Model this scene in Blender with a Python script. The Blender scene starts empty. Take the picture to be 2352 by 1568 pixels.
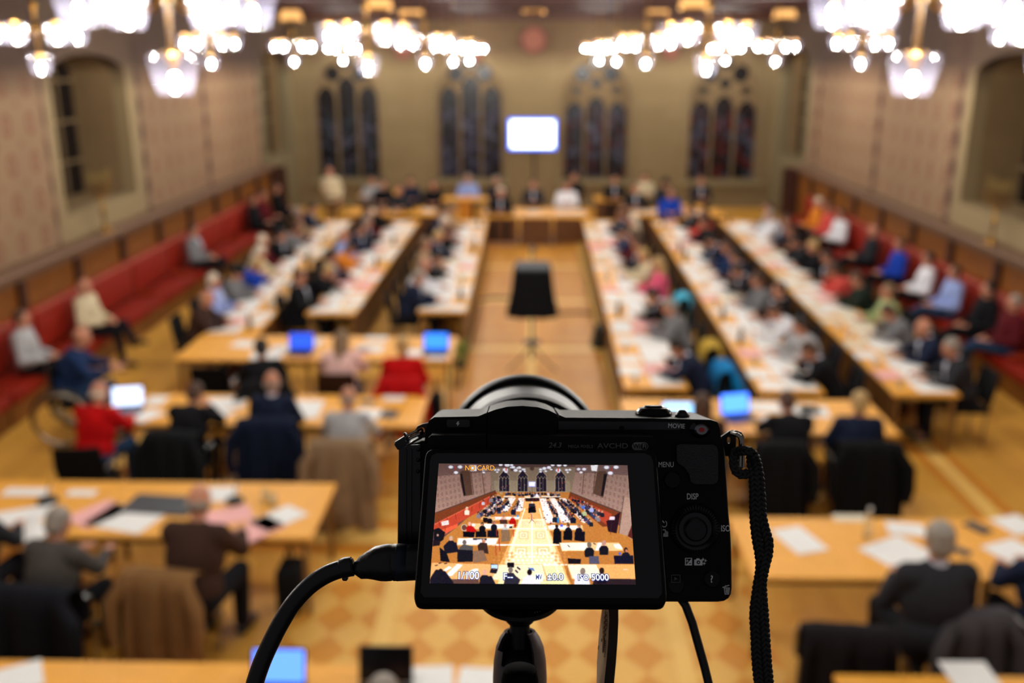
import bpy, bmesh, math, random
import numpy as np
from mathutils import Vector, Matrix
from math import sin, cos, tan, atan, atan2, pi, radians as R, floor, hypot
random.seed(11)
SC = bpy.context.scene
COL = SC.collection
# ---------------------------------------------------------------- viewpoint
F = 2215.0; CX = 1176.0; CY = 784.0; TH = R(16.45); H = 4.5
YAW = atan(48 * cos(TH) / F)
CM = Matrix.Translation((0, 0, H)) @ Matrix.Rotation(YAW, 4, 'Z') @ Matrix.Rotation(pi / 2 - TH, 4, 'X')
C3 = CM.to_3x3()
def ray(px, py): return C3 @ Vector((px - CX, CY - py, -F))
def at(px, py, z):
    r = ray(px, py); t = (z - H) / r.z; return Vector((r.x * t, r.y * t, z))
def atX(px, py, X):
    r = ray(px, py); t = X / r.x; return Vector((X, r.y * t, H + r.z * t))
def atY(px, py, Y):
    r = ray(px, py); t = Y / r.y; return Vector((r.x * t, Y, H + r.z * t))

# ---------------------------------------------------------------- materials
def lin(h):
    h = h.lstrip('#'); v = [int(h[i:i + 2], 16) / 255 for i in (0, 2, 4)]
    return tuple(c / 12.92 if c <= .04045 else ((c + .055) / 1.055) ** 2.4 for c in v)
class NT:
    def __init__(s, name):
        s.m = bpy.data.materials.new(name); s.m.use_nodes = True
        s.t = s.m.node_tree; s.t.nodes.clear()
        s.o = s.t.nodes.new('ShaderNodeOutputMaterial')
    def n(s, ty, **k):
        x = s.t.nodes.new(ty)
        for a, b in k.items():
            if a.startswith('i_'): x.inputs[a[2:].replace('_', ' ')].default_value = b
            else: setattr(x, a, b)
        return x
    def l(s, a, b): s.t.links.new(a, b)
    def put(s, v, sock):
        if hasattr(v, 'is_linked') or isinstance(v, bpy.types.NodeSocket): s.l(v, sock)
        else: sock.default_value = v
    def m_(s, op, a, b=0.0, c=None):
        x = s.n('ShaderNodeMath', operation=op)
        s.put(a, x.inputs[0]); s.put(b, x.inputs[1])
        if c is not None: s.put(c, x.inputs[2])
        return x.outputs[0]
    def mix(s, f, a, b):
        x = s.n('ShaderNodeMix', data_type='RGBA')
        s.put(f, x.inputs[0])
        for v, k in ((a, 6), (b, 7)):
            if isinstance(v, tuple): x.inputs[k].default_value = (*v[:3], 1)
            else: s.l(v, x.inputs[k])
        return x.outputs[2]
    def pos(s):
        g = s.n('ShaderNodeNewGeometry'); x = s.n('ShaderNodeSeparateXYZ'); s.l(g.outputs['Position'], x.inputs[0])
        return g.outputs['Position'], x.outputs[0], x.outputs[1], x.outputs[2]
    def noise(s, scale, detail=3, vec=None, obj=True):
        if vec is None and obj:
            tc = s.n('ShaderNodeTexCoord'); vec = tc.outputs['Object']
        x = s.n('ShaderNodeTexNoise'); x.inputs['Scale'].default_value = scale; x.inputs['Detail'].default_value = detail
        if vec is not None: s.l(vec, x.inputs['Vector'])
        return x.outputs['Fac']
    def pbsdf(s, col, rough=.5, metal=0, spec=.5, bump=None, bstr=.2, bdist=.001, **kw):
        p = s.n('ShaderNodeBsdfPrincipled')
        if isinstance(col, tuple): p.inputs['Base Color'].default_value = (*col[:3], 1)
        else: s.l(col, p.inputs['Base Color'])
        s.put(rough, p.inputs['Roughness']); p.inputs['Metallic'].default_value = metal
        p.inputs['Specular IOR Level'].default_value = spec
        for k, v in kw.items(): p.inputs[k.replace('_', ' ')].default_value = v
        if bump is not None:
            b = s.n('ShaderNodeBump'); b.inputs['Strength'].default_value = bstr; b.inputs['Distance'].default_value = bdist
            s.l(bump, b.inputs['Height']); s.l(b.outputs[0], p.inputs['Normal'])
        s.l(p.outputs[0], s.o.inputs[0]); return p
MATS = {}
def mat(hexc, rough=.6, metal=0, var=.18, scale=14, spec=.4, bump=0, bs=200, bd=.001, **kw):
    key = (hexc, rough, metal, var, scale, spec, bump, bs, tuple(kw.items()))
    if key in MATS: return MATS[key]
    t = NT('procedural_' + hexc.strip('#')); c = lin(hexc)
    a = tuple(x * (1 - var) for x in c); b = tuple(min(1, x * (1 + var)) for x in c)
    f = t.noise(scale)
    t.pbsdf(t.mix(f, a, b), rough, metal, spec, t.noise(bs, 2) if bump else None, bump, bd, **kw)
    MATS[key] = t.m; return t.m
def emis(name, col, s):
    t = NT(name); e = t.n('ShaderNodeEmission'); e.inputs[0].default_value = (*col, 1); e.inputs[1].default_value = s
    t.l(e.outputs[0], t.o.inputs[0]); return t.m
def cloth(hexc): return mat(hexc, .9, 0, .25, 9, .15, .4, 60, .004)

# ---------------------------------------------------------------- mesh building
class MB:
    def __init__(s): s.bm = bmesh.new()
    def _add(s, vs, fs):
        bv = [s.bm.verts.new(v) for v in vs]
        for f in fs:
            try: s.bm.faces.new([bv[i] for i in f])
            except ValueError: pass
        return bv
    def box(s, c, sz, bev=0, M=None, seg=1):
        x, y, z = [d / 2 for d in sz]
        b = bmesh.new()
        vs = [b.verts.new((i * x, j * y, k * z)) for i in (-1, 1) for j in (-1, 1) for k in (-1, 1)]
        for f in ((0, 1, 3, 2), (4, 6, 7, 5), (0, 4, 5, 1), (2, 3, 7, 6), (0, 2, 6, 4), (1, 5, 7, 3)): b.faces.new([vs[i] for i in f])
        if bev: bmesh.ops.bevel(b, geom=list(b.edges), offset=bev, segments=seg, profile=.6, affect='EDGES')
        T = Matrix.Translation(c)
        if M is not None: T = T @ M.to_4x4()
        s.merge(b, T); return s
    def merge(s, b, T=None):
        b.verts.index_update()
        idx = {v.index: i for i, v in enumerate(b.verts)}
        vs = [(T @ v.co if T is not None else v.co.copy()) for v in b.verts]
        fs = [[idx[v.index] for v in f.verts] for f in b.faces]
        b.free(); s._add(vs, fs)
    def ring_loft(s, rings, cap=True, closed=False):
        n = len(rings[0]); vs = [p for r in rings for p in r]; fs = []
        m = len(rings)
        for i in range(m - 1 + (1 if closed else 0)):
            for j in range(n):
                a = i * n + j; b = i * n + (j + 1) % n; c = ((i + 1) % m) * n + (j + 1) % n; d = ((i + 1) % m) * n + j
                fs.append((a, b, c, d))
        if cap and not closed:
            fs.append(tuple(reversed(range(n)))); fs.append(tuple(range((m - 1) * n, m * n)))
        s._add(vs, fs); return s
    def tube(s, pts, r, n=8, cap=True, closed=False):
        pts = [Vector(p) for p in pts]; m = len(pts)
        rs = r if isinstance(r, (list, tuple)) else [r] * m
        rings = []; up = None
        for i, p in enumerate(pts):
            if closed: t = pts[(i + 1) % m] - pts[i - 1]
            else: t = pts[min(i + 1, m - 1)] - pts[max(i - 1, 0)]
            t.normalize()
            if up is None: up = t.orthogonal().normalized()
            up = (up - t * up.dot(t)); up = up.normalized() if up.length > 1e-6 else t.orthogonal().normalized()
            w = t.cross(up)
            rings.append([p + (up * cos(2 * pi * j / n) + w * sin(2 * pi * j / n)) * rs[i] for j in range(n)])
        return s.ring_loft(rings, cap, closed)
    def cyl(s, a, b, r, r2=None, n=12): return s.tube([a, b], [r, r if r2 is None else r2], n)
    def lathe(s, prof, n=24, T=None, closed=False):
        T = T if T is not None else Matrix.Identity(4)
        rings = [[T @ Vector((max(r, 1e-5) * cos(2 * pi * j / n), max(r, 1e-5) * sin(2 * pi * j / n), z)) for j in range(n)] for r, z in prof]
        return s.ring_loft(rings, True, closed)
    def ell(s, c, r, M=None, nu=16, nv=10):
        c = Vector(c); rings = []
        for i in range(nv + 1):
            a = -pi / 2 + pi * i / nv; a = max(-pi / 2 + .05, min(pi / 2 - .05, a))
            ring = []
            for j in range(nu):
                v = Vector((r[0] * cos(a) * cos(2 * pi * j / nu), r[1] * cos(a) * sin(2 * pi * j / nu), r[2] * sin(a)))
                if M is not None: v = M @ v
                ring.append(c + v)
            rings.append(ring)
        return s.ring_loft(rings)
    def cap(s, p0, p1, r0, r1=None, n=12):
        r1 = r0 if r1 is None else r1
        p0 = Vector(p0); p1 = Vector(p1); t = (p1 - p0).normalized()
        pts = []; rs = []
        for a in (-80, -50, -20): pts.append(p0 + t * r0 * sin(R(a))); rs.append(r0 * cos(R(a)))
        for a in (20, 50, 80): pts.append(p1 + t * r1 * sin(R(a))); rs.append(r1 * cos(R(a)))
        return s.tube(pts, rs, n)
    def prism(s, poly, z0, z1, T=None, bev=0):
        b = bmesh.new()
        lo = [b.verts.new((x, y, z0)) for x, y in poly]; hi = [b.verts.new((x, y, z1)) for x, y in poly]
        b.faces.new(list(reversed(lo))); b.faces.new(hi); n = len(poly)
        for i in range(n): b.faces.new((lo[i], lo[(i + 1) % n], hi[(i + 1) % n], hi[i]))
        bmesh.ops.recalc_face_normals(b, faces=b.faces)
        if bev: bmesh.ops.bevel(b, geom=[e for e in b.edges if all(v.co.z == z1 for v in e.verts)], offset=bev, segments=3, profile=.5, affect='EDGES')
        s.merge(b, T); return s
    def holed(s, outer, holes, f, w0, w1):
        b = bmesh.new(); es = []; loops = []
        for lp in [outer] + holes:
            vs = [b.verts.new((p[0], p[1], 0)) for p in lp]; loops.append(vs)
            for i in range(len(vs)): es.append(b.edges.new((vs[i], vs[(i + 1) % len(vs)])))
        bmesh.ops.triangle_fill(b, use_beauty=True, use_dissolve=False, edges=es)
        b.verts.index_update()
        tris = [[v.index for v in fc.verts] for fc in b.faces]; co = [v.co.copy() for v in b.verts]; n = len(co)
        lps = [[v.index for v in l] for l in loops]; b.free()
        vs = [f(c.x, c.y, w0) for c in co] + [f(c.x, c.y, w1) for c in co]
        fs = [tuple(t) for t in tris] + [tuple(n + i for i in reversed(t)) for t in tris]
        for l in lps:
            for i in range(len(l)):
                a, c = l[i], l[(i + 1) % len(l)]; fs.append((a, c, c + n, a + n))
        s._add(vs, fs); return s
    def mesh(s, name, sharp=35, recalc=True):
        if recalc: bmesh.ops.recalc_face_normals(s.bm, faces=s.bm.faces)
        me = bpy.data.meshes.new(name); s.bm.to_mesh(me); s.bm.free()
        me.polygons.foreach_set('use_smooth', [True] * len(me.polygons))
        if sharp: me.set_sharp_from_angle(angle=R(sharp))
        return me
def ob(name, me, m, parent=None, loc=None, rz=None):
    if isinstance(me, MB): me = me.mesh(name)
    if not me.materials: me.materials.append(None)
    o = bpy.data.objects.new(name, me); COL.objects.link(o)
    o.material_slots[0].link = 'OBJECT'; o.material_slots[0].material = m
    if parent is not None: o.parent = parent
    if loc is not None: o.location = loc
    if rz is not None: o.rotation_euler = (0, 0, rz)
    return o
def tag(o, label, cat, group=None, kind=None):
    o['label'] = label; o['category'] = cat
    if group: o['group'] = group
    if kind: o['kind'] = kind
    return o
def thing(name, label, cat, loc=(0, 0, 0), rz=0, group=None):
    o = bpy.data.objects.new(name, None); COL.objects.link(o); o.empty_display_size = .1
    o.location = loc; o.rotation_euler = (0, 0, rz)
    return tag(o, label, cat, group)
def struct(name, me, m, parent=None):
    o = ob(name, me, m, parent)
    if parent is None: o['kind'] = 'structure'
    return o
def evalmesh(mb, mods, name):
    me = mb.mesh(name, 0); o = bpy.data.objects.new('tmp', me); COL.objects.link(o)
    for ty, kw in mods:
        md = o.modifiers.new(ty, ty)
        for k, v in kw.items(): setattr(md, k, v)
    dg = bpy.context.evaluated_depsgraph_get(); dg.update()
    out = bpy.data.meshes.new_from_object(o.evaluated_get(dg)); out.name = name
    bpy.data.objects.remove(o); bpy.data.meshes.remove(me)
    out.polygons.foreach_set('use_smooth', [True] * len(out.polygons))
    return out
def text_mesh(txt, size, name='lettering', ext=.0001, bold=0.0, sx=1, shear=0):
    cu = bpy.data.curves.new('tmp', 'FONT'); cu.body = txt; cu.size = size; cu.extrude = ext; cu.offset = bold; cu.shear = shear
    cu.align_x = 'CENTER'; cu.align_y = 'CENTER'; cu.resolution_u = 3
    o = bpy.data.objects.new('tmp', cu); COL.objects.link(o)
    dg = bpy.context.evaluated_depsgraph_get(); dg.update()
    me = bpy.data.meshes.new_from_object(o.evaluated_get(dg)); me.name = name
    bpy.data.objects.remove(o)
    if sx != 1:
        for v in me.vertices: v.co.x *= sx
    me.materials.clear()
    return me
ORD = ['first', 'second', 'third', 'fourth', 'fifth', 'sixth', 'seventh', 'eighth', 'ninth', 'tenth', 'eleventh', 'twelfth', 'thirteenth',
       'fourteenth', 'fifteenth', 'sixteenth', 'seventeenth', 'eighteenth', 'nineteenth', 'twentieth']
# ================================================================ THE HALL
XL, XR, YB, ZC = -7.3, 7.35, 30.0, 5.9
WOOD = mat('#EBA741', .45, 0, .12, 6, .2)
STEEL = mat('#8d8b88', .3, 1, .1)
BRASS = mat('#94692a', .3, 1, .15)
BLACKPLASTIC = mat('#0b0b0d', .4, 0, .2)
# ---- floor
def floor_mat():
    t = NT('parquet_floor'); P, x, y, z = t.pos(); m = t.m_
    base, light, orange, dark = lin('#D0942F'), lin('#F0C269'), lin('#D08529'), lin('#AE6A1C')
    # running boards outside the aisle
    bx = m('FLOOR', m('DIVIDE', x, .14)); w = t.n('ShaderNodeTexWhiteNoise', noise_dimensions='2D')
    cb = t.n('ShaderNodeCombineXYZ'); t.l(bx, cb.inputs[0])
    t.l(m('FLOOR', m('ADD', m('DIVIDE', y, 1.6), m('MULTIPLY', bx, .37))), cb.inputs[1]); t.l(cb.outputs[0], w.inputs['Vector'])
    st = t.n('ShaderNodeMapping'); st.inputs['Scale'].default_value = (14, 1.2, 1); t.l(P, st.inputs[0])
    grain = t.noise(3, 4, st.outputs[0])
    c = t.mix(m('MULTIPLY', w.outputs[0], .55), base, dark)
    c = t.mix(m('MULTIPLY', grain, .5), c, light)
    cy = m('FLOORED_MODULO', m('SUBTRACT', y, 8.48), 3.17)
    ax = m('ABSOLUTE', x)
    inA = m('LESS_THAN', ax, 1.95)
    # diamonds
    u = m('DIVIDE', x, .36); v = m('DIVIDE', y, .47)
    ch = m('FLOORED_MODULO', m('ADD', m('FLOOR', m('ADD', u, v)), m('FLOOR', m('SUBTRACT', u, v))), 2.0)
    diam = t.mix(ch, orange, light)
    inD = m('MULTIPLY', m('GREATER_THAN', cy, .8), m('LESS_THAN', cy, 2.35))
    # nested frames in the rest of each field
    fx = m('ABSOLUTE', m('SUBTRACT', m('FLOORED_MODULO', x, 1.18), .59))
    fy = m('ABSOLUTE', m('SUBTRACT', m('FLOORED_MODULO', m('ADD', cy, .8), 3.17), .8))
    d = m('MAXIMUM', fx, m('MULTIPLY', fy, .75))
    fr = m('GREATER_THAN', m('FLOORED_MODULO', m('ADD', d, .02), .22), .11)
    frm = t.mix(fr, base, light)
    a = t.mix(inD, frm, diam)
    a = t.mix(m('MULTIPLY_ADD', grain, .5, .18), a, lin('#DBA044')); nearm = t.n('ShaderNodeMapRange'); nearm.inputs[1].default_value = 8.6; nearm.inputs[2].default_value = 10.0; t.l(y, nearm.inputs[0]); blot = t.mix(t.noise(1.6, 3, P), lin('#DFA040'), lin('#C47820')); a = t.mix(m('MULTIPLY', nearm.outputs[0], .8), a, blot)
    c = t.mix(inA, c, a)
    # long light strips and cross bands
    s1 = m('LESS_THAN', m('ABSOLUTE', m('SUBTRACT', ax, 1.2)), .075)
    s2 = m('LESS_THAN', ax, .06)
    b2 = m('LESS_THAN', m('ABSOLUTE', m('SUBTRACT', m('FLOORED_MODULO', m('ADD', cy, 1.0), 3.17), 1.0)), .32)
    b1 = m('LESS_THAN', m('ABSOLUTE', m('SUBTRACT', m('FLOORED_MODULO', m('ADD', cy, 1.0), 3.17), 1.0)), .15)
    wide = m('LESS_THAN', ax, 2.9)
    c = t.mix(m('MULTIPLY', b2, wide), c, orange)
    c = t.mix(m('MULTIPLY', b1, wide), c, light)
    c = t.mix(m('MAXIMUM', s1, s2), c, light)
    # a band that runs along each side of the hall
    sd = m('ABSOLUTE', m('SUBTRACT', ax, 4.75))
    c = t.mix(m('LESS_THAN', sd, .22), c, orange); c = t.mix(m('LESS_THAN', sd, .1), c, light)
    t.pbsdf(c, .45, 0, .18); return t.m
def rect3(name, x0, x1, y0, y1, z0, z1, m, parent=None):
    return struct(name, MB().box(((x0 + x1) / 2, (y0 + y1) / 2, (z0 + z1) / 2), (x1 - x0, y1 - y0, z1 - z0)), m, parent)
rect3('floor', XL - .3, XR + .3, 1.0, YB + .3, -.2, 0, floor_mat())
# ---- arches
def garch(u0, u1, v0, vs, n=8):          # pointed arch, counterclockwise from lower left
    w = u1 - u0; pts = [(u0, v0), (u1, v0)]
    for i in range(n + 1):
        a = R(60) * i / n; pts.append((u0 + w * cos(a), vs + w * sin(a) * .82))
    for i in range(n - 1, -1, -1):
        a = R(60) * i / n; pts.append((u1 - w * cos(a), vs + w * sin(a) * .82))
    return pts
def rarch(u0, u1, v0, vs, rise, n=10):
    c = (u0 + u1) / 2; w = (u1 - u0) / 2; pts = [(u0, v0), (u1, v0)]
    for i in range(n + 1):
        a = pi * i / n; pts.append((c + w * cos(a), vs + rise * sin(a)))
    return pts
def circ(c, r, n=14): return [(c[0] + r * cos(2 * pi * i / n), c[1] + r * sin(2 * pi * i / n)) for i in range(n)]
def stone_mat():
    t = NT('painted_stone'); P, x, y, z = t.pos()
    br = t.n('ShaderNodeTexBrick'); cb = t.n('ShaderNodeCombineXYZ'); t.l(x, cb.inputs[0]); t.l(z, cb.inputs[1]); t.l(cb.outputs[0], br.inputs['Vector'])
    br.inputs['Scale'].default_value = 1; br.inputs['Brick Width'].default_value = .8; br.inputs['Row Height'].default_value = .38
    br.inputs['Mortar Size'].default_value = .012
    br.inputs['Color1'].default_value = (*lin('#817052'), 1); br.inputs['Color2'].default_value = (*lin('#79694B'), 1); br.inputs['Mortar'].default_value = (*lin('#7C6A48'), 1)
    n1 = t.noise(.9, 4, P)
    c = t.mix(t.m_('MULTIPLY', n1, .5), br.outputs[0], lin('#776448'))
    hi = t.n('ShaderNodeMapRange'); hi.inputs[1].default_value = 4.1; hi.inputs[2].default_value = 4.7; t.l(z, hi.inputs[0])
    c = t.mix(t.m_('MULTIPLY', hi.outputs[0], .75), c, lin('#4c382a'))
    t.pbsdf(c, .85, 0, .2, t.noise(40, 3, P), .15, .01); return t.m
def paper_mat(stripes, lo, hi_):
    t = NT('patterned_wall_cloth'); P, x, y, z = t.pos(); m = t.m_
    fy = m('SUBTRACT', m('FLOORED_MODULO', y, .66), .33); row = m('FLOOR', m('DIVIDE', z, .55))
    fz = m('SUBTRACT', m('FLOORED_MODULO', z, .55), .275)
    d = m('SQRT', m('ADD', m('POWER', m('DIVIDE', fy, .13), 2.0), m('POWER', m('DIVIDE', fz, .17), 2.0)))
    ringm = m('MULTIPLY', m('GREATER_THAN', d, .5), m('LESS_THAN', d, 1.0))
    cross = m('LESS_THAN', d, .22)
    mm = m('MAXIMUM', ringm, cross)
    f2y = m('ABSOLUTE', m('SUBTRACT', m('FLOORED_MODULO', m('ADD', y, .33), .66), .33)); f2z = m('ABSOLUTE', m('SUBTRACT', m('FLOORED_MODULO', m('ADD', z, .275), .55), .275))
    dot = m('LESS_THAN', m('ADD', f2y, f2z), .07)
    base = t.mix(t.m_('MULTIPLY', t.noise(1.2, 4, P), .6), lin('#8F7459'), lin('#7A6149'))
    c = t.mix(m('MULTIPLY', m('MAXIMUM', mm, m('MULTIPLY', dot, .6)), .62), base, lin('#774636'))
    for s0, w in stripes:
        sd = m('ABSOLUTE', m('SUBTRACT', y, s0)); k = m('LESS_THAN', sd, w)
        sp = m('LESS_THAN', m('FLOORED_MODULO', z, .5), .27)
        cc = t.mix(sp, lin('#735A46'), lin('#4E342B'))
        c = t.mix(k, c, cc)
    # plain stone bay round the recess, plain painted frieze above
    bay = m('MULTIPLY', m('GREATER_THAN', y, lo), m('LESS_THAN', y, hi_)); c = t.mix(bay, c, lin('#8B7858'))
    far = m('GREATER_THAN', y, 26.3); c = t.mix(far, c, lin('#74684E'))
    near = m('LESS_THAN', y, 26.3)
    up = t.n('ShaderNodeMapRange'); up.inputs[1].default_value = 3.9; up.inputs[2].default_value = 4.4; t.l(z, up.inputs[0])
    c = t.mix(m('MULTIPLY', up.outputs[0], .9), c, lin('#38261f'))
    t.pbsdf(c, .85, 0, .2, t.noise(60, 3, P), .12, .01); return t.m
STONE = stone_mat(); PLAIN = mat('#9c8464', .85, 0, .12, 2, .2)
DARKWOOD = mat('#3a1c0e', .45, 0, .3, 3); MIDWOOD = mat('#7d4a18', .4, 0, .28, 4); CAPSTONE = mat('#6d4f38', .6, 0, .2, 3)
TRAC = mat('#6f5c42', .8, 0, .15, 4, .2)
# side walls with a deep round-arched recess and a far window bay
LN = (14.95, 17.75); RN = (13.9, 16.75)
def side_wall(name, X, sgn, niche, bay, stripes):
    n1 = rarch(niche[0], niche[1], 2.1, 4.2, .35); n2 = rarch(26.75, 29.4, 1.75, 4.3, .45)
    f = lambda u, v, w: Vector((X + sgn * w, u, v))
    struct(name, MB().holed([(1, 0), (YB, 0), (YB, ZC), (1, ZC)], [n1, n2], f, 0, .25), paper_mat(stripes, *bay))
    for k, (sh, dep) in enumerate(((n1, .95), (n2, .5))):
        r = MB(); g = MB(); fr = MB()
        rings = [[f(u, v, w) for u, v in sh] for w in (.25, dep)]; r.ring_loft(rings, cap=False)
        big = [(u, v) for u, v in sh]; r.holed([(sh[0][0] - .3, sh[0][1] - .3), (sh[1][0] + .3, sh[1][1] - .3), (sh[1][0] + .3, 5.2), (sh[0][0] - .3, 5.2)], [big], f, dep, dep + .1)
        wn = thing('window', '', '', (0, 0, 0)); del wn['label']; del wn['category']; wn['kind'] = 'structure'
        wn.name = 'window_%d' % (5 + k + (2 if sgn > 0 else 0))
        ob('reveal', r, mat('#7d6647', .85, 0, .15, 2, .2), wn)
        g.holed(sh, [], f, dep + .04, dep + .06); ob('pane', g, mat('#0a0a10', .15, 0, .3, 3), wn)
        for i in range(1, 4):
            u = sh[0][0] + (sh[1][0] - sh[0][0]) * i / 4; fr.box(f(u, (sh[0][1] + 4.5) / 2, dep), (.05, .05, 4.5 - sh[0][1]))
        for v in (2.7, 3.4, 4.1): fr.box(f((sh[0][0] + sh[1][0]) / 2, v, dep), (.05, sh[1][0] - sh[0][0], .05))
        ob('glazing_bars', fr, TRAC, wn)
side_wall('wall_left', XL, -1, LN, (14.7, 18.15), [(18.25, .13), (21.9, .13), (26.2, .12), (14.6, .05)])
side_wall('wall_right', XR, 1, RN, (13.6, 17.05), [(17.2, .13), (21.1, .13), (25.6, .12), (13.5, .05)])
# far wall with four pointed windows
wx = []
for a, b in ((722, 872), (1004, 1156), (1292, 1446), (1582, 1745)):
    p, q = atY(a, 300, YB), atY(b, 300, YB); wx.append((p.x, q.x))
sill = atY(1200, 414, YB).z
f = lambda u, v, w: Vector((u, YB + w, v))
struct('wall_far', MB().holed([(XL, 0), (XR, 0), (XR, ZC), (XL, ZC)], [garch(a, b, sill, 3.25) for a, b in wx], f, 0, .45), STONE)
def glass_mat(seed, tint):
    t = NT('leaded_glass'); P, x, y, z = t.pos()
    vo = t.n('ShaderNodeTexVoronoi'); vo.inputs['Scale'].default_value = 5.5; mp = t.n('ShaderNodeMapping'); mp.inputs['Location'].default_value = (seed * 3.1, 0, seed)
    mp.inputs['Scale'].default_value = (1.3, .01, 1); t.l(P, mp.inputs[0]); t.l(mp.outputs[0], vo.inputs['Vector'])
    sx = t.n('ShaderNodeSeparateColor'); t.l(vo.outputs['Color'], sx.inputs[0])
    lowz = t.n('ShaderNodeMapRange'); lowz.inputs[1].default_value = 3.2; lowz.inputs[2].default_value = 2.6; t.l(z, lowz.inputs[0])
    k = t.m_('MULTIPLY', t.m_('GREATER_THAN', sx.outputs[0], .62), lowz.outputs[0])
    c = t.mix(k, lin('#0c0a0e'), lin('#3c3d4c'))
    k2 = t.m_('MULTIPLY', t.m_('GREATER_THAN', sx.outputs[1], .74), lowz.outputs[0])
    c = t.mix(k2, c, lin(tint))
    t.pbsdf(c, .25, 0, .5); return t.m
for i, (a, b) in enumerate(wx):
    wn = bpy.data.objects.new('window_%d' % (i + 1), None); COL.objects.link(wn); wn['kind'] = 'structure'
    w = b - a; iw = .075; lw = (w - 4 * iw) / 3
    lan = []
    for k in range(3):
        u0 = a + iw + k * (lw + iw); hs = (3.55 if k == 1 else 3.25) if i < 2 else (2.95 if k == 1 else 2.8); lan.append(garch(u0, u0 + lw, sill + .05, hs, 6))
    c = (a + b) / 2
    hol = [circ((c - w * .21, 4.0), w * .12), circ((c + w * .21, 4.0), w * .12), circ((c, 4.32), w * .1)]
    if i >= 2: hol += [circ((c - w * .3, 3.52), w * .06), circ((c + w * .3, 3.52), w * .06), circ((c, 3.72), w * .08)]
    g = garch(a + .01, b - .01, sill + .01, 3.25)
    ob('tracery', MB().holed(g, lan + hol, f, .25, .4), TRAC, wn)
    ob('pane', MB().holed(garch(a + .03, b - .03, sill + .03, 3.25), [], f, .32, .34), glass_mat(i, ['#20282f', '#221b36', '#361018', '#451313'][i]), wn)
    rim = garch(a - .1, b + .1, sill - .06, 3.25); ob('arch_moulding', MB().holed(rim, [garch(a, b, sill, 3.25)], f, -.06, .02), mat('#7c694b', .8, 0, .12, 3), wn)
    ob('window_sill', MB().box((c, YB - .08, sill - .06), (w + .35, .22, .1), .01), mat('#86795a', .8, 0, .1, 3), wn)
struct('trim_1', MB().box(((XL + XR) / 2, YB - .1, ZC - .2), (XR - XL, .2, .38), .02), DARKWOOD)
# ceiling with dark beams
ce = struct('ceiling', MB().box(((XL + XR) / 2, 15.5, ZC + .1), (XR - XL, 29.6, .2)), mat('#260f08', .6, 0, .3, 2))
for k, y in enumerate([6, 9, 12, 15, 18, 21, 24, 26.2, 28.6]):
    ob('beam', MB().box(((XL + XR) / 2, y, ZC - .1), (XR - XL, .28, .3), .02), mat('#36160b', .5, 0, .3, 3), ce)
# medallions on the far wall and painted spots
for k, (px, py, r) in enumerate(((1226, 92, .42), (1093, 122, .26), (1540, 118, .26), (925, 118, .26))):
    p = atY(px, py, YB - .03)
    t = thing('wall_medallion', ['large round reddish medallion painted on the far wall above the screen', 'small round reddish medallion high on the wall, left of the large one',
        'small round reddish medallion above the pier between the two right windows', 'small round reddish medallion above the pier between the two left windows'][k], 'medallion', p)
    M = Matrix.Rotation(pi / 2, 4, 'X')
    ob('ring', MB().lathe([(r * .78, 0), (r, 0), (r, .04), (r * .78, .04)], 28, M, closed=True), mat('#5a3026', .7), t)
    ob('disc', MB().lathe([(0, -.01), (r * .8, -.01), (r * .8, .02), (r * .3, .035), (0, .035)], 28, M), mat('#7a4a3a', .75, 0, .5, 9), t)
# cornice ledges, panelling and benches along both long walls
for side, X, s in (('left', XL, 1), ('right', XR, -1)):
    y0 = 6.0; y1 = 26.4
    n = 1 if s > 0 else 2
    struct('trim_%d' % (1 + n), MB().box((X + s * .17, (y0 + y1) / 2, 1.66), (.34, y1 - y0, .09), .02).box((X + s * .13, (y0 + y1) / 2, 1.57), (.24, y1 - y0, .12), .02), CAPSTONE)
    struct('baseboard_' + side, MB().box((X + s * .08, (y0 + y1) / 2, .76), (.14, y1 - y0, 1.5)), MIDWOOD)
    pl = MB()
    k = 0; y = y0 + .1
    while y < y1: pl.box((X + s * .18, y, 1.3), (.08, .16, .44), .01); y += 1.72
    pl.box((X + s * .3, y1 - .03, .84), (.6, .12, 1.6), .02)
    struct('trim_%d' % (3 + n), pl, DARKWOOD)
RED = mat('#8a1a05', .6, 0, .35, 5, .25); REDT = mat('#9c3418', .55, 0, .2, 5, .3)
seatm = MB().box((0, .02, .38), (.56, 1.66, .16), .04, seg=2).mesh('seat'); backm = MB().box((0, 0, .78), (.14, 1.66, .56), .045, seg=2).mesh('backrest')
topm = MB().box((0, 0, 1.065), (.17, 1.67, .05), .02).mesh('top_roll'); basem = MB().box((0, 0, .15), (.5, 1.68, .3), .01).mesh('base'); armm = MB().box((0, 0, .5), (.42, .03, .1), .01).mesh('end_panel')
for side, X, s in (('left', XL, 1), ('right', XR, -1)):
    for k in range(12):
        y = 6.9 + k * 1.72
        if y + .86 > 26.4 or (s < 0 and k < 0): continue
        t = thing('upholstered_bench', 'red upholstered wall bench section along the %s wall, %s from the near end' % (side, ORD[k]), 'bench', (X + s * .5, y, 0), 0 if s > 0 else pi, 'red bench sections along the %s wall' % side)
        ob('base', basem, MIDWOOD, t, (.02, 0, 0)); ob('seat', seatm, RED, t, (.06, 0, 0)); ob('backrest', backm, RED, t, (-.22, 0, 0))
        ob('top_roll', topm, REDT, t, (-.22, 0, 0)); ob('end_panel', armm, REDT, t, (.02, -.845, 0))

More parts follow.
